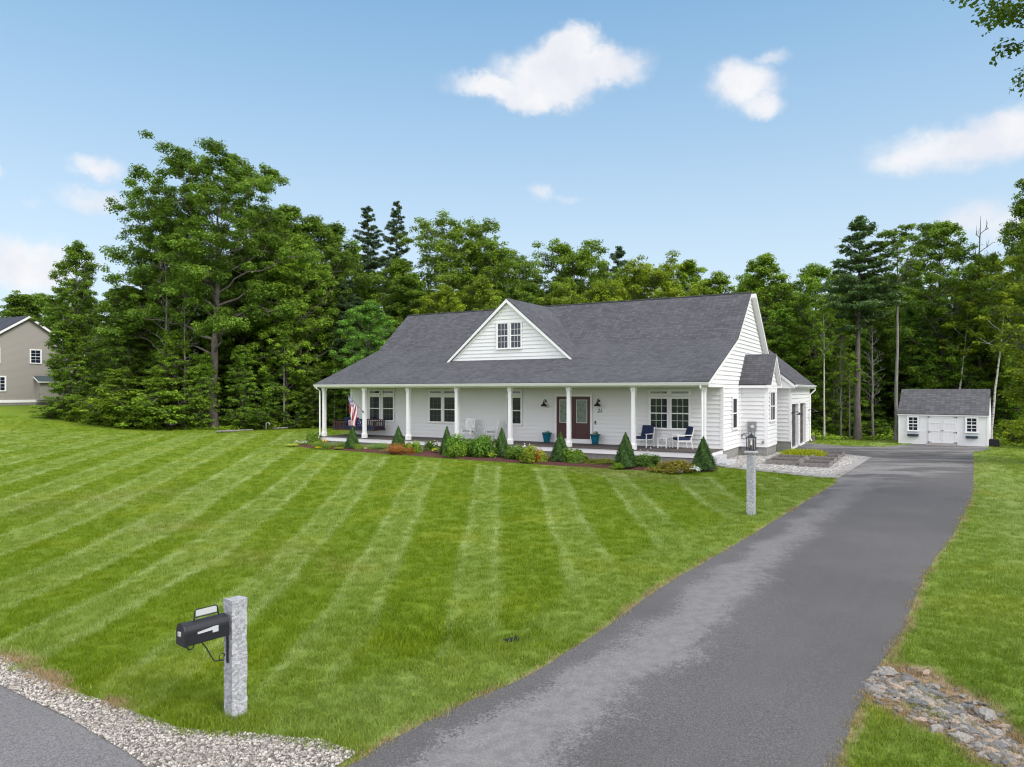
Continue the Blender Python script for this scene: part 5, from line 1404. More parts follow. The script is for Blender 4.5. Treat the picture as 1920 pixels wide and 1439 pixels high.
def make_tree(kind, H, cr, cb, seed, nleaf, leaf=.2, lean=0.0, asym=0.0):
    """returns (trunk mesh, crown mesh or None); H height, cr crown radius, cb height where the crown starts"""
    rg = np.random.default_rng(seed); wood = Bag(); crown = Bag()
    n = 12; t = np.linspace(0, 1, n); wk = H * (.0015 if kind == 'pine' else (.002 if kind in ('sparse', 'birch') else .0045)); wobx = np.cumsum(rg.normal(size=n)) * wk; woby = np.cumsum(rg.normal(size=n)) * wk
    TP = np.stack([wobx - wobx[0] + lean * H * t ** 1.2, woby - woby[0], t * H * {'pine': .985, 'dead': .98, 'oak': .80}.get(kind, .88)], 1)
    r0 = {'oak': .0155, 'maple': .014, 'beech': .011, 'pine': .013, 'birch': .008, 'sparse': .0085, 'dead': .010, 'bush': .004}[kind] * H
    TR_ = r0 * (1 - t) ** .8 + .008; TR_[0] *= 1.25
    if kind != 'bush': wood.add(*tube_np(TP, TR_, 9))
    def trunk_at(z):
        k = np.clip(z / TP[-1, 2], 0, 1); return np.array([np.interp(k, t, TP[:, i]) for i in range(3)]), float(np.interp(k, t, TR_))
    clumps = []      # centre, radius, flatness, tone
    az = rg.uniform(0, 6.28)
    if kind == 'pine':
        z = cb
        while z < H * .985:
            f = (z - cb) / (H - cb); Rl = cr * (1 - f) ** .75 * (.55 + .45 * min(1, f * 5)) + .25
            for k in range(int(rg.integers(4, 7))):
                az += 6.28 / 5.3 + rg.normal() * .3; L = Rl * rg.uniform(.55, 1.15); p0, rr_ = trunk_at(z + rg.normal() * .12)
                tip = p0 + np.array([math.cos(az) * L, math.sin(az) * L, L * (.10 + .35 * f) + rg.normal() * .1]); P = bent(p0, tip, -.05, 6, rg)
                wood.add(*tube_np(P, np.linspace(min(rr_ * .4, .05), .012, 6), 5))
                m_ = max(2, int(L / .42))
                for q in range(m_):
                    u = .30 + .72 * (q + rg.random() * .6) / m_; c = p0 + (tip - p0) * u; lat = np.array([-math.sin(az), math.cos(az), 0])
                    for sd in (-1, 0, 1):
                        clumps.append((c + lat * sd * L * .20 * (1 - u * .5) + rg.normal(size=3) * .05, .17 + .07 * L, .42, rg.uniform(.15, .85)))
            z += rg.uniform(.50, .85) * (1 - .35 * f) * max(.6, H / 20)
    else:
        nl = {'oak': 36, 'maple': 38, 'beech': 46, 'birch': 12, 'sparse': 20, 'dead': 26, 'bush': 16}[kind]
        for i in range(nl):
            f = (i + .5) / nl; z = cb + (H * .93 - cb) * f ** (.9 if kind == 'oak' else 1.0)
            az += 2.4 + rg.normal() * .35
            if kind == 'oak': prof = math.sqrt(max(.05, 1 - ((f - .42) / .66) ** 2)); up = .30 + .55 * f
            elif kind == 'maple': prof = (math.sin(math.pi * min(1, (.14 + .86 * f) ** .9)) ** .65 + .10); up = .45 + .5 * f
            elif kind == 'beech': prof = .30 + .80 * (1 - f) ** .8 * min(1, .55 + f * 2.2); up = .42 + .7 * f + rg.normal() * .18
            elif kind == 'bush': prof = .75; up = .5
            else: prof = math.sin(math.pi * (.2 + .75 * f)) ** .7; up = .8
            L = cr * prof * rg.uniform(.70, 1.12); L *= 1 + asym * math.cos(az)
            p0, rr_ = trunk_at(min(z, TP[-1, 2] * .99)); p0 = p0.copy()
            if kind == 'bush': p0 *= 0; p0[2] = .1
            rise = L * up * rg.uniform(.6, 1.25)
            if kind in ('oak', 'maple', 'sparse', 'birch', 'dead'):
                p0, rr_ = trunk_at(max(cb * .8, z - rise * .7)); tip = np.array([p0[0] + math.cos(az) * L, p0[1] + math.sin(az) * L, min(z + rise * .3, H)])
            elif kind == 'bush': tip = np.array([math.cos(az) * L, math.sin(az) * L, z])
            else: tip = p0 + np.array([math.cos(az) * L, math.sin(az) * L, rise - L * .08])
            P = bent(p0, tip, .06 if kind != 'beech' else .05, 8, rg, .07); wood.add(*tube_np(P, np.linspace(max(.02, min(rr_ * .55, (.035 + .022 * L) * (.45 if kind in ('birch', 'sparse', 'dead') else 1))), .010, 8), 5))
            if kind == 'dead':
                for q in range(3): s0 = P[rg.integers(3, 7)]; e_ = s0 + rg.normal(size=3) * L * .16 + [0, 0, .3]; wood.add(*tube_np(bent(s0, e_, .05, 5, rg), np.linspace(.012, .006, 5), 4))
                continue
            nsub = {'oak': 12, 'maple': 11, 'beech': 9, 'birch': 5, 'sparse': 5, 'bush': 4}[kind]
            for q in range(nsub):
                u = rg.uniform(.34, 1.0) if q else 1.0; s0 = np.array([np.interp(u, np.linspace(0, 1, 8), P[:, i_]) for i_ in range(3)])
                lat = rg.normal(size=3); lat[2] = abs(lat[2]) * .55 if kind != 'beech' else lat[2] * .32; lat /= np.linalg.norm(lat)
                l2 = L * rg.uniform(.14, .40) + .25; e_ = s0 + lat * l2 * (0.35 if q == 0 else 1)
                if l2 > .3: wood.add(*tube_np(bent(s0, e_, .04, 4, rg), np.linspace(.022, .008, 4), 4))
                rc = {'oak': .52, 'maple': .50, 'beech': .44, 'birch': .42, 'sparse': .40, 'bush': .30}[kind] * (.65 + .35 * min(2, cr / 3)) * rg.uniform(.6, 1.2)
                clumps.append((e_, rc, {'oak': .55, 'maple': .55, 'beech': .36}.get(kind, .5), rg.uniform(.12, .95)))
    tm = wood.mesh('trunk', M['bark'], attr=False, smooth=True)
    if kind == 'dead' or not clumps: return tm, None
    w_ = np.array([c[1] ** 2 for c in clumps]); cnt = np.maximum(4, (w_ / w_.sum() * nleaf).astype(int))
    C = []; N = []; Vv = []
    for (c, rc, fl, tone), k in zip(clumps, cnt):
        d = rg.normal(size=(k, 3)); d /= np.linalg.norm(d, axis=1, keepdims=True); rad = rg.random(k) ** .45
        # lumpy clump: radius varies with direction so the edge is uneven
        lob = 1 + .38 * np.sin(d[:, 0] * 4.1 + tone * 20) * np.cos(d[:, 1] * 3.7 + tone * 33)
        p = c + d * (rad * lob)[:, None] * rc * np.array([1, 1, fl]); p[:, 2] -= (rad ** 2) * rc * (.30 if kind == 'beech' else .10)
        C.append(p); N.append(d * .55 + np.array([0, 0, .9 if kind != 'pine' else .2]) + rg.normal(size=(k, 3)) * (.45 if kind != 'beech' else .28)); Vv.append(np.clip(tone * .75 + rg.normal(size=k) * .17 + .08, 0, 1))
    C = np.concatenate(C); N = np.concatenate(N); Vv = np.concatenate(Vv)
    sz = rg.uniform(.65, 1.25, len(C)) * leaf
    crown.add(*leaves(C, N, sz, .30 if kind == 'pine' else .62, rg, Vv))
    return tm, crown.mesh('crown', M['needle'] if kind == 'pine' else M['leaf'])

# library of tree shapes: name -> (trunk, crown, height)
LIB = {}
def lib(key, *a, **k): LIB[key] = (*make_tree(*a, **k), a[1])
lib('oak_big', 'oak', 23.2, 6.5, 6.5, 5, 120000, leaf=.19, asym=.0)
lib('oak_a', 'oak', 18, 4.8, 6.0, 12, 56000, leaf=.19)
lib('oak_b', 'oak', 16, 4.2, 5.0, 23, 48000, leaf=.19)
lib('maple_a', 'maple', 17, 3.4, 3.0, 31, 56000, leaf=.175)
lib('maple_b', 'maple', 14, 3.1, 2.0, 42, 50000, leaf=.17)
lib('maple_c', 'maple', 15, 2.4, 1.5, 47, 46000, leaf=.17)
lib('beech_a', 'beech', 10, 2.1, .4, 51, 36000, leaf=.145)
lib('beech_b', 'beech', 7.5, 1.9, .3, 62, 30000, leaf=.135)
lib('beech_c', 'beech', 13, 2.2, .8, 66, 44000, leaf=.155)
lib('pine_a', 'pine', 22, 2.9, 7.0, 71, 36000, leaf=.26)
lib('pine_b', 'pine', 15, 2.3, 7.6, 82, 20000, leaf=.24)
lib('sparse_a', 'sparse', 16, 2.3, 11.0, 91, 9000, leaf=.17)
lib('birch_a', 'birch', 13, 1.7, 7.0, 95, 14000, leaf=.15, lean=.11)
lib('birch_b', 'birch', 14, 1.7, 7.5, 97, 12000, leaf=.15, lean=.02)
lib('oak_edge', 'maple', 17, 4.5, 9.0, 31, 95000, leaf=.125)
lib('dead_a', 'dead', 10, 1.1, 3.0, 99, 0)
lib('bush_a', 'bush', 2.2, 1.5, .2, 103, 9000, leaf=.13)
lib('bush_b', 'bush', 1.6, 1.3, .2, 105, 7000, leaf=.11)
FIRST = {}
def tree(name, key, x, y, h, rot, label, group, tint=(1, 1, 1), sxy=1.0, bark=None, z=None):
    tm, cm, H0 = LIB[key]; s = h / H0
    if (key, bark) not in FIRST:
        if bark and (key, bark) != (key, None): tm = tm.copy(); tm.materials.clear(); tm.materials.append(M[bark])
        FIRST[(key, bark)] = tm
    tm = FIRST[(key, bark)]
    r = empty(name, (x, y, tz(x, y) if z is None else z), rot); r.scale = (s * sxy, s * sxy, s)
    tag(r, label, 'bush' if 'bush' in name else ('sapling' if 'sapling' in name else 'tree'), group)
    o = link_mesh('trunk', tm, r)
    if cm:
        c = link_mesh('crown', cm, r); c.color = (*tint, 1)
    return r
def ht(ytop, d): return CH + (HY - ytop) * d / FPX
def T(name, key, px, ytop, d, label, tint=(1, 1, 1), sxy=1.0, rot=None, bark=None, group=None):
    x = (px - CX) / FPX * d; z0 = tz(x, d); h = ht(ytop, d) - z0
    return tree(name, key, x, d, h, rot if rot is not None else (px * 1.7) % 6.28, label, group, tint, sxy, bark)
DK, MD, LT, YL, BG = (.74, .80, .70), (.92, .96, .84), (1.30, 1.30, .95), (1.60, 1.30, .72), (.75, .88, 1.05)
# --- left stand
T('oak_tree', 'oak_big', 402, 258, 58.0, 'tallest broad oak in the stand left of the house', (.85, .92, .85), .94, rot=2.2)
T('oak_tree', 'oak_a', 312, 335, 60.5, 'dark oak filling the left side of the tallest oak crown', (.80, .88, .82), .85, rot=1.1)
T('young_tree', 'maple_c', 140, 436, 60.0, 'slim airy tree beside the tan neighbor house, its crown against the sky', MD, .80, bark='bark_light')
T('young_tree', 'birch_b', 118, 520, 59.0, 'thin light-barked tree in front of the tan neighbor house', MD, 1.2, bark='bark_light')
T('beech_tree', 'beech_a', 130, 600, 59.0, 'bushy young tree covering the right edge of the tan neighbor house', (1.0, 1.05, .8), .95)
T('beech_tree', 'beech_c', 235, 520, 60, 'dark bushy tree between the tan house and the tallest oak', DK, 1.1)
T('beech_tree', 'beech_c', 265, 530, 62, 'mid green tree rising behind the leafy saplings left of the tallest oak', MD, 1.1)
T('beech_tree', 'beech_a', 330, 610, 57.6, 'bright green sapling crown standing left of the tallest oak trunk', LT, 1.0)
T('beech_tree', 'beech_b', 290, 690, 57.2, 'low leafy young beech at the lawn edge left of the tallest oak', LT, 1.1)
T('beech_tree', 'beech_b', 225, 690, 57.4, 'spreading young beech on the lawn edge near the tan house', (1.25, 1.2, .9), 1.3)
T('beech_tree', 'beech_b', 375, 660, 57.0, 'leafy beech sapling just left of the tallest oak trunk', (1.3, 1.35, 1.0), .9)
T('beech_tree', 'beech_a', 455, 640, 58, 'bright green young beech just right of the tallest oak trunk', (1.1, 1.2, .95), .9)
T('beech_tree', 'beech_c', 540, 470, 60, 'tall bright narrow beech between the tallest oak and the porch', LT, .85)
T('beech_tree', 'beech_b', 505, 700, 59, 'low green sapling beside the gooseneck vent pipe', (1.0, 1.15, .9), .9)
T('beech_tree', 'beech_b', 585, 690, 60, 'leafy sapling at the wood edge just left of the porch', MD, 1.1)
T('beech_tree', 'beech_a', 640, 660, 61, 'leafy tree seen through the open left end of the porch', MD, 1.1)
T('maple_tree', 'maple_a', 455, 440, 64, 'dense maple standing behind the tallest oak', DK, .95)
T('maple_tree', 'maple_a', 545, 360, 66, 'tall maple with a pointed top right of the tallest oak', MD, .85)
T('maple_tree', 'maple_b', 600, 392, 67, 'rounded dark maple between the pointed maple and the two tall conifers', DK, 1.0)
T('maple_tree', 'maple_b', 500, 380, 69, 'olive maple filling the gap right of the tallest oak crown', (1.1, 1.0, .8), 1.0)
T('maple_tree', 'maple_b', 560, 430, 61.5, 'yellow-green leafy tree in front of the pointed maple', LT, .8)
T('maple_tree', 'maple_c', 330, 420, 65, 'dark tree filling the space under the left limbs of the tallest oak', DK, 1.0)
T('birch_tree', 'dead_a', 348, 560, 57.5, 'bare pale trunk rising among the saplings left of the tallest oak', bark='bark_light')
T('birch_tree', 'dead_a', 312, 480, 58, 'thin bare pale trunk left of the tallest oak', bark='bark_light')
T('birch_tree', 'birch_b', 532, 590, 58.5, 'crooked pale-barked sapling trunk at the wood edge near the porch', MD, .8, bark='bark_light')
T('conifer_tree', 'pine_a', 690, 384, 74, 'left one of the two tall conifers behind the house', (.9, .95, .95), 1.1)
T('conifer_tree', 'pine_a', 744, 374, 78, 'right one of the two tall conifers, slightly taller', (.9, .9, 1.0), .9)
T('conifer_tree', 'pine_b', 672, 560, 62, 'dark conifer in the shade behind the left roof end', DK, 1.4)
T('maple_tree', 'maple_b', 650, 450, 70, 'mid green maple below the left tall conifer', MD, .9)
T('maple_tree', 'maple_b', 690, 555, 57, 'pale blue-green maple standing over the left roof slope', (1.0, 1.3, 1.5), .95)
T('maple_tree', 'maple_b', 745, 475, 66, 'green maple below the right tall conifer', (1.15, 1.15, .8), 1.0)
T('oak_tree', 'oak_a', 850, 398, 68, 'broad oak with an open crown behind the left part of the roof', (1.1, 1.05, .8), 1.0)
T('oak_tree', 'oak_b', 925, 450, 69, 'lower oak leaning right of the broad open-crowned oak', (1.0, 1.0, .8), 1.0)
T('maple_tree', 'maple_b', 830, 525, 60, 'yellow-green maple close behind the roof left of the dormer', YL, .9)
T('maple_tree', 'maple_b', 900, 510, 62, 'olive tree directly behind the dormer', (1.3, 1.15, .8), 1.0)
T('maple_tree', 'maple_c', 780, 500, 64, 'dark maple between the right tall conifer and the broad oak', DK, 1.1)
T('maple_tree', 'maple_b', 980, 515, 64, 'dark green tree behind the ridge just right of the dormer', DK, 1.0)
T('oak_tree', 'oak_b', 1072, 442, 67, 'open-crowned oak standing alone above the middle of the ridge', (1.0, 1.0, .8), .95)
T('conifer_tree', 'pine_b', 1163, 464, 76, 'small conifer tip above the roof ridge', (.9, .95, 1.0), .9)
T('conifer_tree', 'pine_b', 1128, 490, 79, 'faint conifer tip left of the small conifer above the ridge', (.9, .95, 1.0), .7)
T('maple_tree', 'maple_b', 1118, 520, 58, 'bright yellow-green tree close behind the middle of the roof', YL, .8)
T('maple_tree', 'maple_b', 1060, 510, 61, 'olive green maple behind the roof between dormer and bright tree', (1.3, 1.15, .8), .9)
T('oak_tree', 'oak_b', 1215, 478, 59, 'wide yellow-green tree behind the right half of the ridge', YL, 1.0)
T('maple_tree', 'maple_a', 1285, 472, 62, 'rounded leafy tree left of the roof peak', (1.35, 1.3, .8), 1.0)
T('maple_tree', 'maple_b', 1340, 500, 60, 'lower leafy tree right behind the roof peak', (1.4, 1.3, .8), .9)
T('maple_tree', 'maple_a', 1180, 500, 70, 'mid green maple farther back behind the bright ridge trees', MD, 1.0)
# --- right stand
T('maple_tree', 'maple_c', 1445, 460, 54, 'feathery-topped tree rising just right of the gable', (1.25, 1.25, .85), .95)
T('maple_tree', 'maple_c', 1395, 500, 58, 'bright green tree partly hidden by the gable', LT, .9)
T('maple_tree', 'maple_b', 1530, 482, 52, 'leafy tree with an uneven top above the garage roof', (1.2, 1.25, .85), .9)
T('beech_tree', 'beech_c', 1470, 560, 50, 'layered bright beech above the garage roof', (1.1, 1.25, .9), .9)
T('beech_tree', 'beech_c', 1425, 590, 52, 'dark beech at the foot of the gable', MD, .9)
T('beech_tree', 'beech_b', 1560, 640, 48, 'young beech with bright layers right of the garage', LT, 1.0)
T('birch_tree', 'birch_b', 1545, 540, 46.0, 'thin pale birch trunk between the garage and the thick pine', LT, .8, bark='birch')
T('conifer_tree', 'pine_b', 1608, 408, 45.6, 'tall pine with a thick grey bare trunk left of the shed', (1.3, 1.35, .9), 1.15)
T('young_tree', 'dead_a', 1637, 600, 45.6, 'thin crooked bare trunk right of the thick pine trunk', bark='bark_light')
T('young_tree', 'dead_a', 1577, 620, 46.5, 'leaning bare thin trunk left of the thick pine', bark='bark_light')
T('young_tree', 'birch_b', 1594, 650, 45.9, 'slender sapling trunk just left of the thick pine', LT, 1.0, bark='bark_light')
T('poplar_tree', 'sparse_a', 1680, 402, 44.6, 'tall straight pale trunk with a sparse top beside the shed', (.85, .9, 1.0), 1.0, bark='bark_light')
T('maple_tree', 'maple_a', 1768, 392, 48.5, 'dense pointed maple towering behind the shed', (.95, 1.0, .7), .90)
T('beech_tree', 'beech_c', 1720, 560, 48.5, 'deep green beech behind the left half of the shed', (.85, 1.05, 1.0), 1.1)
T('beech_tree', 'beech_c', 1790, 570, 48, 'deep green beech behind the right half of the shed', (.85, 1.1, 1.0), 1.0)
T('young_tree', 'dead_a', 1835, 398, 49, 'bare twiggy tree top right of the pointed maple', sxy=.9)
T('birch_tree', 'birch_a', 1793, 540, 46.5, 'leaning white birch trunk rising behind the right end of the shed roof', YL, 1.0, rot=0.3, bark='birch')
T('birch_tree', 'birch_a', 1858, 520, 43.5, 'white birch leaning at the right end of the shed', YL, 1.0, rot=0.2, bark='birch')
T('maple_tree', 'maple_b', 1850, 470, 50, 'yellow-green maple right of the pointed maple', YL, .9)
T('maple_tree', 'maple_c', 1640, 500, 53, 'shaded maple between the pine and the pale straight trunk', DK, 1.0)
T('maple_tree', 'maple_b', 1700, 520, 56, 'mid green maple far behind the shed', MD, 1.0)
T('maple_tree', 'maple_b', 1590, 540, 55, 'green maple behind the thick pine trunk', LT, 1.0)
T('beech_tree', 'beech_b', 1925, 640, 44.5, 'low spreading beech right of the shed', (1.1, 1.3, .8), 1.0)
T('maple_tree', 'maple_c', 1935, 420, 47, 'bright yellow-green maple at the right picture edge', YL, .72)
T('maple_tree', 'maple_c', 1985, 330, 30, 'slim bright maple whose leaves edge into the right picture side', YL, 1.0)
T('maple_tree', 'maple_a', 1960, 300, 44, 'dark tall maple at the far right edge behind the bright one', (1.0, 1.0, .8), .75)
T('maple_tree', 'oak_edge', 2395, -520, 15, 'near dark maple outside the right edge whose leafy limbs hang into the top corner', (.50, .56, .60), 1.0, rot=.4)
# --- woodland rows behind, too alike to tell apart
rg = random.Random(77)
ROWL = {'maple_b': ('leafy maple in the dense rear rows of the woodland', 'rear woodland maples'), 'maple_c': ('leafy maple in the dense rear rows of the woodland', 'rear woodland maples'),
        'beech_c': ('green beech packed among the rear woodland rows', 'rear woodland beeches'), 'beech_a': ('green beech packed among the rear woodland rows', 'rear woodland beeches'), 'pine_b': ('dark conifer packed among the rear woodland rows', 'rear woodland conifers')}
for (x0, x1, n_, dd0, dd1, yt0, yt1) in [(-20, 320, 9, 84, 96, 530, 600), (190, 660, 13, 64, 76, 470, 580), (640, 1400, 20, 70, 82, 505, 560), (1380, 1960, 16, 55, 66, 500, 570), (200, 700, 9, 60, 64, 620, 680), (1380, 1920, 14, 49, 54, 600, 690)]:
    for k in range(n_):
        px = x0 + (x1 - x0) * (k + rg.random()) / n_; d = rg.uniform(dd0, dd1); key = rg.choice(('maple_b', 'maple_c', 'beech_c', 'beech_c', 'beech_a', 'pine_b') if yt0 < 600 else ('beech_a', 'beech_c', 'beech_a'))
        tn = rg.choice((DK, MD, (.85, 1.0, .8), (1.15, 1.15, .8), DK)); lab, grp = ROWL[key]
        T({'m': 'maple_tree', 'b': 'beech_tree', 'p': 'conifer_tree'}[key[0]], key, px, rg.uniform(yt0, yt1), d, lab, tn, rg.uniform(1.0, 1.3), group=grp)
# wood edge bushes
for (px, ytop, d, key, lab, tn, sx) in [(95, 768, 58.6, 'bush_a', 'low dark spreading bush at the lawn edge below the tan house', DK, 1.5), (120, 750, 59.2, 'bush_b', 'green bush at the foot of the slim airy tree', (1.2, 1.2, .8), 1.7),
        (170, 745, 58.5, 'bush_a', 'round green bush right of the slim airy tree', (1.2, 1.2, .8), 1.2), (215, 735, 57.6, 'bush_b', 'olive bush on the lawn edge beneath the leafy saplings', (1.3, 1.2, .8), 1.4),
        (262, 730, 57.2, 'bush_a', 'leafy bush at the lawn edge left of the bare pale trunk', LT, 1.3), (318, 735, 57, 'bush_b', 'bright bush at the lawn edge under the bright sapling', LT, 1.3), (470, 765, 57.2, 'bush_b', 'dark low bush right of the tallest oak trunk', DK, 1.6),
        (548, 770, 58.6, 'bush_a', 'small dark bush at the foot of the crooked pale sapling', DK, 1.0), (615, 770, 60.5, 'bush_b', 'green undergrowth bush seen beside the left porch column', MD, 1.6),
        (1545, 795, 47.5, 'bush_a', 'green bush in the wood edge right of the garage', (1.0, 1.2, .8), 1.4), (1620, 790, 47.4, 'bush_b', 'green bush behind the thick pine trunk', MD, 1.6), (1660, 785, 47.0, 'bush_a', 'green bush behind the pale straight trunk', (1.0, 1.2, .8), 1.2),
        (1908, 785, 41, 'bush_a', 'yellow-green bush right of the shed by the black bin', YL, .9), (1965, 780, 38.5, 'bush_b', 'yellow-green bush at the right picture edge', YL, 1.2), (1505, 790, 50, 'bush_a', 'dark bush hidden behind the garage corner', DK, 1.3)]:
    T('bush', key, px, ytop, d, lab, tn, sx)
# far wood closing the view: one mass of leaves over a rolling canopy
rg2 = np.random.default_rng(5); bag = Bag()
nf = 150000; X = rg2.uniform(-125, 100, nf); Y0_ = np.interp(X, [-125, -60, -40, 0, 40, 60, 100], [112, 106, 92, 84, 68, 60, 44]); dep = rg2.random(nf) ** 1.3 * 14
top = 10.5 + 1.5 * np.sin(X * .33) + 1.3 * np.sin(X * .83 + 1) + .9 * np.sin(X * 2.1 + 2) + .7 * np.sin(X * 4.7) + np.interp(X, [-125, -50, 0, 40, 100], [3.5, 2.5, .8, -1.6, -2.5])
hfrac = rg2.random(nf) ** .75; Z = top * hfrac * (1 - .1 * dep / 14)
Yb = Y0_ + dep + 1.6 * np.sin(X * .9 + Z * .5) * np.cos(Z * .8) 
tone = .5 + .28 * np.sin(X * .7) * np.cos(Z * .9 + X * .2) + rg2.normal(size=nf) * .16
C = np.stack([X, Yb, Z + np.array(terrain(X, Yb))], 1); N = rg2.normal(size=(nf, 3)) * .6 + np.array([0, -.5, .8])
bag.add(*leaves(C, N, rg2.uniform(.3, .65, nf), .7, rg2, tone)); o = link_mesh('far_wood', bag.mesh('far_wood', M['leaf'])); o.color = (1.15, 1.2, 1.0, 1)
tag(o, 'solid mass of distant woodland closing off the view', 'woodland', kind='stuff')
# undergrowth on the woodland floor
bag = Bag(); nu = 60000; rgu = np.random.default_rng(8)
X = rgu.uniform(-45, 42, nu); e_ = rgu.random(nu) ** 1.6 * 16; Y = forest_line(X) + e_ - .3 + .5 * wob(X, e_ * 0, .9, .2); lumps = .5 + .5 * np.sin(X * 1.1 + 1.3 * np.sin(Y * .9)) * np.cos(Y * .8)
Z = rgu.random(nu) ** .8 * (.15 + .85 * lumps ** 1.6) * (.45 + .07 * e_) * 1.2
ok = (Y > 5) & ~poly_mask(X, Y, [hw(-22.5, -1), hw(2.6, -1), hw(2.6, 16.6), hw(-22.5, 16.6)]) & ~poly_mask(X, Y, [(22.5, 42.2), (26.4, 39.2), (28.4, 42), (24.5, 44.8)])
X, Y, Z = X[ok], Y[ok], Z[ok]; C = np.stack([X, Y, Z + terrain(X, Y)], 1)
bag.add(*leaves(C, rgu.normal(size=(len(X), 3)) * .4 + [0, -.2, 1], rgu.uniform(.10, .26, len(X)), .6, rgu, .5 + .3 * np.sin(X * 1.9) * np.cos(Y) + rgu.normal(size=len(X)) * .2))
o = link_mesh('undergrowth', bag.mesh('undergrowth', M['leaf'])); o.color = (1.6, 1.55, 1.0, 1); tag(o, 'ferny green undergrowth along the woodland edge', 'undergrowth', kind='stuff')
# fallen sticks and logs at the wood edge
for (px, py, L_, a_, lab) in [(440, 812, 2.6, .15, 'grey fallen branch at the lawn edge right of the tallest oak'), (525, 807, 1.6, -.5, 'pale short log near the gooseneck vent pipe')]:
    x, y = G(px, py); s = MB(); s.tube([(-L_ / 2, 0, .10), (-.2, .1, .14), (L_ / 2, .05, .22)], [.09, .075, .05], 7); o = s.build('fallen_branch', M['bark_light'], smooth=True); o.location = (x, y, tz(x, y)); o.rotation_euler = (0, 0, a_); tag(o, lab, 'log')

# ================================================================ garden plants
def cone_mesh(seed, H=1.0, R_=.30, n=9000):
    rg_ = np.random.default_rng(seed); h = 1 - np.sqrt(rg_.random(n) * .96 + .0); h = np.clip(h * 1.0, 0, .985)
    a = rg_.uniform(0, 6.283, n); lump = 1 + .10 * np.sin(a * 5 + h * 9 + seed) + .08 * np.sin(a * 9 - h * 23) + rg_.normal(size=n) * .10
    prof = (1 - h) ** .88 * np.clip(h * 9 + .78, 0, 1); r = R_ * prof * lump * np.where(rg_.random(n) < .25, .85, 1.0)
    C = np.stack([r * np.cos(a), r * np.sin(a), h * H + .02], 1); N = np.stack([np.cos(a), np.sin(a), .55 + rg_.normal(size=n) * .3], 1) + rg_.normal(size=(n, 3)) * .35
    b_ = Bag(); b_.add(*leaves(C, N, rg_.uniform(.03, .062, n), .5, rg_, .45 + .25 * np.sin(a * 5 + h * 9 + seed) + rg_.normal(size=n) * .2)); return b_.mesh('foliage', M['spruce'])
CM = [cone_mesh(k) for k in (1, 2, 3)]
s = MB(); s.lathe(0, 0, [(.18, 0), (.17, .3), (.10, .6), (.02, .92)], 10); stem_me = None
def plant_root(name, px, yl, label, cat, group=None, z=.06):
    # yl > 100 is the pixel row of the plant's foot, otherwise the distance from the porch front
    r = Vector(((px - CX) / FPX, 1)); bx = Vector(BX); o_ = Vector(HO); k = (yl + o_.dot(bx)) / r.dot(bx) if yl < 100 else G(px, yl, .06)[1]
    e = empty(name, (r.x * k, k, z)); tag(e, label, cat, group); return e, k
stem0 = None
for i, (px, ytop, wpx, yl, lab) in enumerate([(661, 799, 27, 841, 'cone shrub in front of the porch swing, farthest left'), (747, 800, 29, 846, 'cone shrub behind the red barberry'), (838, 800, 27, 851, 'cone shrub left of the two big green bushes'),
        (941, 803, 31, 857, 'cone shrub right of the two big green bushes, by the fifth column'), (1051, 811, 38, 865, 'cone shrub in front of the front door'), (1173, 812, 42, 876, 'cone shrub between the front door and the navy chairs'), (1319, 820, 43, 881, 'largest cone shrub at the right end of the porch')]):
    e, d = plant_root('dwarf_spruce', px, yl, 'clipped dark green ' + lab, 'shrub', 'clipped cone shrubs along the porch')
    top = ht(ytop, d); h = top - .05; w_ = wpx / FPX * d / .60
    f = link_mesh('foliage', CM[i % 3], e); f.scale = (w_, w_, h); f.color = (1, 1, 1, 1); f.rotation_euler = (0, 0, i * 1.3)
    if stem0 is None: sm = MB(); sm.lathe(0, 0, [(.17, 0), (.16, .25), (.10, .55), (.02, .9)], 10); stem0 = sm.build('branches', M['bark'], e); st_ = stem0
    else: st_ = link_mesh('branches', stem0.data, e)
    st_.scale = (w_, w_, h)
def shrub_mesh(seed, n, leaf, flat=.8, wid=.6, lumps=14, mat_='leaf', spiky=False):
    rg_ = np.random.default_rng(seed); b_ = Bag(); C = []; N = []; v = []
    for k in range(lumps):
        d = rg_.normal(size=3); d[2] = abs(d[2]); d /= np.linalg.norm(d); c = d * rg_.uniform(.35, .72) * [1, 1, .95]; rc = rg_.uniform(.24, .40); m_ = n // lumps; tone = rg_.random()
        q = rg_.normal(size=(m_, 3)); q /= np.linalg.norm(q, axis=1, keepdims=True); q2 = q * (rg_.random(m_) ** .4)[:, None] * rc
        C.append(c + q2); N.append(q * .7 + [0, 0, .7] + rg_.normal(size=(m_, 3)) * .4); v.append(tone * .5 + .25 + rg_.normal(size=m_) * .18)
    C = np.concatenate(C); N = np.concatenate(N); v = np.concatenate(v); C[:, 2] = np.abs(C[:, 2]) + .0
    b_.add(*leaves(C, N, rg_.uniform(.6, 1.3, len(C)) * leaf, wid, rg_, v)); return b_.mesh('foliage', M[mat_])
SH = [shrub_mesh(21, 5200, .11), shrub_mesh(22, 4200, .10), shrub_mesh(23, 5600, .085, lumps=20), shrub_mesh(24, 3000, .08, wid=.35)]
def shrub(px, ytop, wpx, yl, lab, k, tint, name='shrub', cat='shrub', z=.06):
    e, d = plant_root(name, px, yl, lab, cat, None, z); top = ht(ytop, d) - z; w_ = wpx / FPX * d
    f = link_mesh('foliage', SH[k], e); f.scale = (w_ / .70, w_ / .70, max(.1, top) * 1.06); f.color = (*tint, 1); f.rotation_euler = (0, 0, px % 6.28); return e
GN = (.85, .90, .8)
shrub(587, 803, 17, 834, 'green leafy bush at the left end of the mulch bed by the corner column', 0, GN)
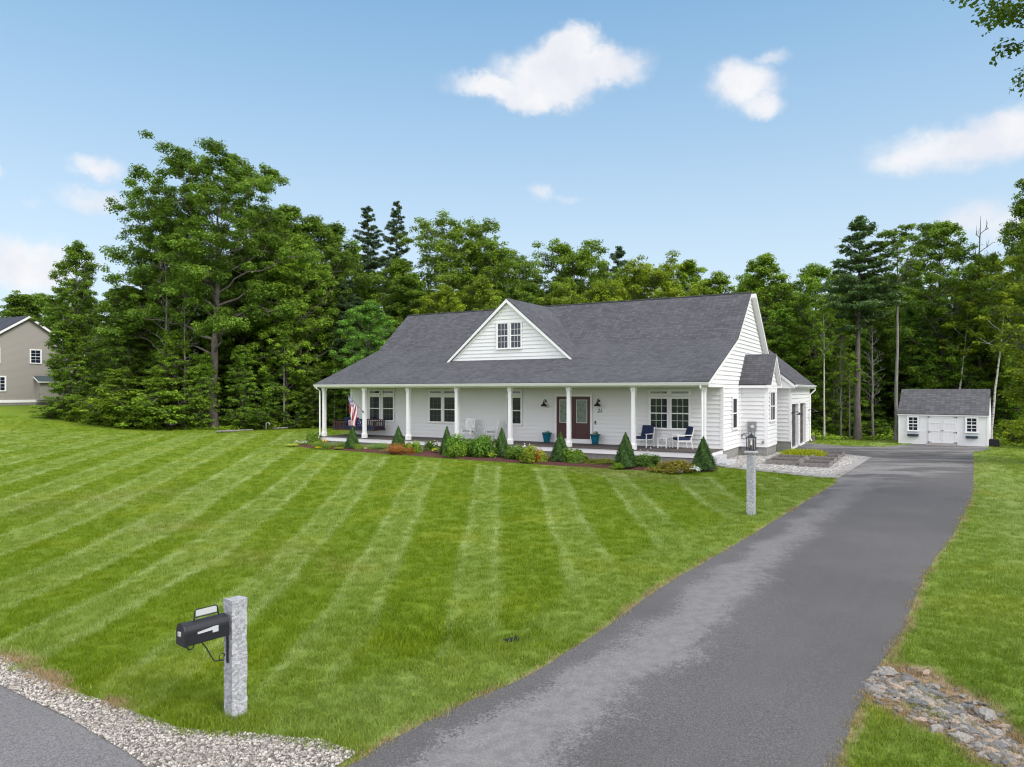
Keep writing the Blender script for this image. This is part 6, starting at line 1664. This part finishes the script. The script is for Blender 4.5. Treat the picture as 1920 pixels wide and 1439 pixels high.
shrub(612, 820, 26, 840, 'low grey-green perennial around the yellow flower at the bed corner', 3, (1.3, 1.2, 1.4), 'perennial', 'plant')
shrub(640, 822, 16, 838, 'wispy grey-green plant left of the first cone shrub', 3, (1.4, 1.3, 1.5), 'perennial', 'plant')
shrub(680, 828, 17, 843, 'low olive mound right of the first cone shrub', 3, (1.6, 1.4, 1.2))
shrub(714, 823, 16, 842, 'small blue-grey leafed shrub against the porch skirt', 3, (1.5, 1.6, 2.4))
shrub(757, 822, 30, 850, 'rust red barberry in front of the second cone shrub', 3, (2.7, .60, 1.3))
shrub(778, 822, 18, 849, 'bright green bush right of the rust red barberry', 0, (1.2, 1.2, .8))
shrub(808, 821, 12, 845, 'small upright green shrub between the barberry and the third cone', 1, GN)
shrub(865, 806, 31, 855, 'large leafy hydrangea bush, left one of the pair under the rocking chairs', 0, (.75, .95, .8))
shrub(905, 805, 28, 857, 'large leafy hydrangea bush, right one of the pair under the rocking chairs', 1, (.75, .95, .8))
shrub(856, 822, 20, 857, 'lighter green shrub in front of the left hydrangea bush', 1, (1.05, 1.15, .8))
shrub(969, 828, 24, 861, 'mid green leafy shrub right of the fourth cone shrub', 1, (.85, .95, .8))
shrub(1003, 829, 26, 866, 'yellow-green spirea with red tips left of the fifth cone shrub', 0, (1.5, 1.15, .8))
shrub(1006, 826, 10, 867, 'red-leafed stems rising inside the yellow-green spirea', 3, (3.6, .5, 1.2))
shrub(1077, 836, 28, 867, 'rounded green shrub right of the fifth cone shrub', 0, GN)
shrub(1128, 859, 30, 869, 'low bronze heather mound on the mulch before the sixth cone shrub', 2, (1.4, 1.0, 1.0))
shrub(1159, 866, 12, 878, 'small round bright green ball shrub at the front of the bed', 2, (1.2, 1.3, .8))
shrub(1211, 846, 30, 874, 'loose blue-green shrub right of the sixth cone shrub', 1, (.8, .95, 1.1))
shrub(1231, 871, 11, 883, 'little green tuft in the mulch before the loose blue-green shrub', 3, (1.5, 1.5, 1.2))
shrub(1266, 859, 36, 884, 'orange and green heather mound left of the largest cone shrub', 2, (1.9, .95, 1.0))
shrub(600, 835, 9, 841, 'low tuft with yellow leaves at the left bed corner', 3, (5.5, 3.0, .8), 'perennial', 'plant')
shrub(550, 830, 14, 836, 'low plant with pale greenish leaves at the far left of the bed', 3, (3.8, 2.6, 3.0), 'perennial', 'plant')
shrub(716, 842, 8, 846, 'tiny green sprig at the bed front under the blue-grey shrub', 3, (1.4, 1.4, 1.4), 'perennial', 'plant')
shrub(638, 836, 10, 842, 'small olive tuft at the bed front left of the first cone shrub', 3, (1.9, 1.5, 1.2), 'perennial', 'plant')
# hostas
def hosta(px, py, wpx, lab, c1, leaf=.17, n=46):
    x, y = G(px, py, .07); rg_ = np.random.default_rng(px); a = rg_.uniform(0, 6.28, n); rr_ = rg_.uniform(.15, 1.0, n); d = y; W_ = wpx / FPX * d
    C = np.stack([rr_ * W_ * np.cos(a), rr_ * W_ * np.sin(a), (.22 - .14 * rr_) * 1.1 + rg_.random(n) * .05], 1); N = np.stack([np.cos(a) * .5, np.sin(a) * .5, np.ones(n)], 1) + rg_.normal(size=(n, 3)) * .15
    b_ = Bag(); b_.add(*leaves(C, N, np.full(n, leaf), .55, rg_, rg_.random(n))); e = empty('hosta', (x, y, .06)); tag(e, lab, 'plant')
    f = link_mesh('foliage', b_.mesh('foliage', M['petal']), e); f.color = (*c1, 1)
hosta(820, 849, 17, 'lime yellow hosta in front of the third cone shrub', (.42, .50, .03), n=60)
hosta(871, 853, 13, 'lime yellow hosta in front of the left hydrangea bush', (.40, .50, .03))
hosta(921, 858, 11, 'lime yellow hosta in front of the right hydrangea bush', (.42, .50, .03))
hosta(1301, 886, 15, 'white-edged hosta before the largest cone shrub', (.62, .68, .55), n=54)
hosta(574, 834, 13, 'white flowering low plant at the left end of the bed', (.70, .74, .58), leaf=.12, n=70)
hosta(556, 834, 8, 'cream flowered low plant at the far left tip of the bed', (.62, .62, .42), leaf=.11, n=50)
# white blooms behind the spirea and blue-white ones along the porch
def blooms(px, py, yl, z, lab, c1, n=26, R_=.16):
    e, d = plant_root('flower_cluster', px, yl, lab, 'flowers', None, z); rg_ = np.random.default_rng(px); C = rg_.normal(size=(n, 3)) * R_ * [.8, .8, .5]
    b_ = Bag(); b_.add(*leaves(C, rg_.normal(size=(n, 3)) + [0, -.6, 1], np.full(n, .075), .9, rg_, rg_.random(n))); f = link_mesh('petals', b_.mesh('petals', M['petal']), e); f.color = (*c1, 1)
blooms(987, 838, -2.1, .62, 'white blossoms between the mid green shrub and the spirea', (.8, .8, .8))
blooms(610, 828, -1.4, .40, 'yellow blossoms at the left bed corner', (.85, .48, .02), 22, .13)
blooms(818, 832, -.6, .45, 'pale blossoms against the porch skirt near the third cone', (.75, .75, .82), 22, .15)
blooms(1215, 846, -2.1, .66, 'white blossoms on top of the loose blue-green shrub', (.75, .78, .75), 18, .22)
blooms(880, 812, -2.0, 1.28, 'pale budding blossoms on the hydrangea pair', (.50, .62, .38), 22, .45)
# planters by the door
for (px, lab) in ((1023, 'teal planter with small dark plant left of the front door'), (1119, 'teal planter with purple flowers right of the front door')):
    x_ = {1023: -8.12, 1119: -5.50}[px]
    e = planter(x_, 2.02, lab)
    p_ = empty('potted_plant', H2(x_, 2.02, HFZ + .46), 0); tag(p_, 'small dark-leafed plant in the left teal planter' if px == 1023 else 'dark-leafed plant with purple flowers in the right teal planter', 'plant')
    f = link_mesh('foliage', SH[3], p_); f.scale = (.20, .20, .20) if px == 1023 else (.20, .20, .30); f.color = (1.2, 1.0, 1.4, 1)
# bright clump of ornamental grass behind the raised beds
rg_ = np.random.default_rng(3); n = 3600; C = []
lx = rg_.uniform(2.35, 4.35, n); ly = rg_.uniform(5.7, 7.1, n)
bx_ = np.array([hw(a, b_) for a, b_ in zip(lx, ly)]); edge_ = np.minimum(np.minimum(lx - 2.35, 4.35 - lx), np.minimum(ly - 5.7, 7.1 - ly)); hh = .15 + .20 * np.clip(edge_ / .4, 0, 1)
base = np.stack([bx_[:, 0], bx_[:, 1], np.zeros(n) + .02], 1); dirn = rg_.normal(size=(n, 3)) * .35 + [0, 0, 1]; dirn /= np.linalg.norm(dirn, axis=1, keepdims=True)
tip = base + dirn * (hh * rg_.uniform(.7, 1.2, n))[:, None]; side = np.cross(dirn, rg_.normal(size=(n, 3))); side /= np.linalg.norm(side, axis=1, keepdims=True)
mid = (base + tip) / 2; V = np.stack([base, mid + side * .012, tip, mid - side * .012], 1).reshape(-1, 3)
me = np_mesh('blades', V, np.arange(4 * n).reshape(n, 4), {'v': ('FACE', rg_.random(n))}, [M['leaf']]); o = link_mesh('daylily_clump', me); o.color = (2.4, 1.6, .6, 1)
tag(o, 'bright yellow-green clump of arching leaves behind the raised beds', 'plant')

# ================================================================ lawn blades: real tufts, thickest near the viewpoint
def tuft_mesh(seed, n=20, R_=.075, h=.055):
    rg_ = np.random.default_rng(seed); a = rg_.uniform(0, 6.28, n); r = np.sqrt(rg_.random(n)) * R_
    base = np.stack([r * np.cos(a), r * np.sin(a), np.full(n, -.006)], 1); dr = rg_.normal(size=(n, 3)) * [.45, .45, .1] + [0, 0, 1]; dr /= np.linalg.norm(dr, axis=1, keepdims=True)
    tip = base + dr * (h * rg_.uniform(.55, 1.2, n))[:, None]; side = np.cross(dr, rg_.normal(size=(n, 3))); side /= np.linalg.norm(side, axis=1, keepdims=True); w_ = .0042
    V = np.stack([base - side * w_, base + side * w_, tip + side * w_ * .2, tip - side * w_ * .2], 1).reshape(-1, 3)
    return np_mesh('tuft', V, np.arange(4 * n).reshape(n, 4), {'v': ('FACE', rg_.random(n))}, [M['blade']])
tcol = bpy.data.collections.new('tufts')
for k in range(7):
    o = bpy.data.objects.new('tuft', tuft_mesh(k + 300, 22 if k < 5 else 16, .08, .050 if k < 5 else .062)); tcol.objects.link(o)
pcol = bpy.data.collections.new('pebbles')
for k in range(5):
    me = stone_mesh(k + 60, .7).copy(); me.materials.append(M['pebble' if False else 'stone']); o = bpy.data.objects.new('pebble', me); o.scale = (.017, .017, .017); pcol.objects.link(o)
def scatter(name, P, attrs, coll, label, cat, zrot=True, base_scale=1.0, tilt=.0):
    me = bpy.data.meshes.new(name); me.vertices.add(len(P)); me.vertices.foreach_set('co', np.asarray(P, np.float32).ravel())
    for an, val in attrs.items(): a = me.attributes.new(an, 'FLOAT', 'POINT'); a.data.foreach_set('value', np.asarray(val, np.float32))
    o = bpy.data.objects.new(name, me); COL.objects.link(o); tag(o, label, cat, kind='stuff')
    ng = bpy.data.node_groups.new(name, 'GeometryNodeTree'); ng.interface.new_socket('Geometry', in_out='INPUT', socket_type='NodeSocketGeometry'); ng.interface.new_socket('Geometry', in_out='OUTPUT', socket_type='NodeSocketGeometry')
    N = ng.nodes; L = ng.links; gi = N.new('NodeGroupInput'); go = N.new('NodeGroupOutput')
    m2 = N.new('GeometryNodeMeshToPoints'); ip = N.new('GeometryNodeInstanceOnPoints'); ci = N.new('GeometryNodeCollectionInfo'); ci.inputs[0].default_value = coll; ci.inputs['Separate Children'].default_value = True; ci.inputs['Reset Children'].default_value = False
    rv = N.new('FunctionNodeRandomValue'); rv.data_type = 'FLOAT_VECTOR'; rv.inputs[0].default_value = (-tilt, -tilt, 0); rv.inputs[1].default_value = (tilt, tilt, 6.283)
    sc = N.new('GeometryNodeInputNamedAttribute'); sc.data_type = 'FLOAT'; sc.inputs[0].default_value = 'size'
    L.new(gi.outputs[0], m2.inputs[0]); L.new(m2.outputs[0], ip.inputs[0]); L.new(ci.outputs[0], ip.inputs['Instance']); ip.inputs['Pick Instance'].default_value = True
    L.new(rv.outputs[0], ip.inputs['Rotation']); L.new(sc.outputs[0], ip.inputs['Scale']); L.new(ip.outputs[0], go.inputs[0])
    md = o.modifiers.new('scatter', 'NODES'); md.node_group = ng
    return o
rgb = np.random.default_rng(17)
def lawn_points(y0, y1, dens, spread=.95):
    n = int((y1 - y0) * (y1 + y0) / 2 * 2 * spread * dens)
    Y = np.sqrt(rgb.uniform(y0 ** 2, y1 ** 2, n)); X = rgb.uniform(-1, 1, n) * spread * Y; return X, Y
XS, YS, SS = [], [], []
yy_ = np.geomspace(5.0, 58.0, 30)
for a, b_ in zip(yy_, yy_[1:]):
    m_ = (a + b_) / 2; X, Y = lawn_points(a, b_, 330 * (6 / m_) ** 1.9); XS.append(X); YS.append(Y); SS.append(np.full(len(X), .93 * (m_ / 6) ** .32))
X = np.concatenate(XS); Y = np.concatenate(YS); S_ = np.concatenate(SS)
dl = np.array(list(DR_L[:12]) + [G(1825, 862)] + DR_R[::-1])
DRP = [tuple(p) for p in Lq] + DR_L[12:] + [G(1825.7, 862)] + [tuple(p) for p in Rq[::-1]]
bad = poly_mask(X, Y, DRP) & (np.minimum(seg_dist(X, Y, [tuple(p) for p in Lq]), seg_dist(X, Y, [tuple(p) for p in Rq])) > .018)
bad |= poly_mask(X, Y, SHOULDER) & (seg_dist(X, Y, GRASS_E) > .05 + .05 * rgb.random(len(X))); bad |= poly_mask(X, Y, ROAD_E + [(9, -9), (-16, -9)]) | (Y < np.interp(X, [p[0] for p in ROAD_E], [p[1] for p in ROAD_E]) + .1)
bad |= poly_mask(X, Y, ap) | poly_mask(X, Y, BED) | poly_mask(X, Y, GRAVEL) | poly_mask(X, Y, [hw(-22, -.1), hw(2.4, -.1), hw(2.4, 9), hw(-22, 9)])
bad |= poly_mask(X, Y, ROCKS) & (rgb.random(len(X)) < .25)
bad |= (Y > forest_line(X))
k = ~bad; X, Y, S_ = X[k], Y[k], S_[k]
dip = np.exp(-(((X + .9) / 1.5) ** 2 + ((Y - 9.3) / .9) ** 2)) * (.25 + .75 * (wob(X, Y, 5.5, .4) > .1)); edge_g = np.exp(-(seg_dist(X, Y, GRASS_E) / .22) ** 2); pm = np.exp(-(np.hypot(X + 2.6, Y - 6.75) / .28) ** 2)
S_ = S_ * (1 + 1.3 * dip * rgb.random(len(X)) + .30 * edge_g + .4 * pm) * rgb.uniform(.8, 1.15, len(X))
P = np.stack([X, Y, terrain(X, Y)], 1)
scatter('grass', P, {'mow': np.clip(mow(X, Y) * (1 - .8 * dip) + rgb.normal(size=len(X)) * .10, 0, 1), 'dry': dryness(X, Y), 'size': S_}, tcol, 'short mown green grass blades of the lawn', 'grass')
# loose pebbles on the gravel verge
nX = rgb.uniform(-9, -1.0, 220000); nY = rgb.uniform(4.8, 11, 220000); ok = poly_mask(nX, nY, SHOULDER) ; nX, nY = nX[ok][:38000], nY[ok][:38000]
M['pebble'] = gravel_mat('loose_pebbles', (0.31, 0.275, 0.25), (0.49, 0.45, 0.41), (0.70, 0.66, 0.61), 30)
for o in pcol.objects: o.data.materials.clear(); o.data.materials.append(M['pebble'])
scatter('gravel', np.stack([nX, nY, terrain(nX, nY) + .014], 1), {'size': rgb.uniform(.5, 1.35, len(nX))}, pcol, 'loose white gravel stones on the verge', 'gravel', tilt=.5)
# small broken stone between the channel rocks
ccol = bpy.data.collections.new('chips')
for k in range(6):
    me = SM[k].copy(); o = bpy.data.objects.new('chip', me); o.scale = (.05, .045, .04); ccol.objects.link(o)
nX = rgb.uniform(3.5, 9, 60000); nY = rgb.uniform(4.5, 9, 60000); ok = poly_mask(nX, nY, ROCKS) & (rgb.random(60000) < np.exp(-(seg_dist(nX, nY, DITCH) / .38) ** 2) + .05); nX, nY = nX[ok][:1100], nY[ok][:1100]
scatter('rubble', np.stack([nX, nY, terrain(nX, nY) + .008], 1), {'size': rgb.uniform(.5, 1.7, len(nX)) ** 1.3}, ccol, 'small broken stone chips filling the dry rock channel', 'rubble', tilt=.35)
print('tufts', len(X), 'pebbles', len(nX))
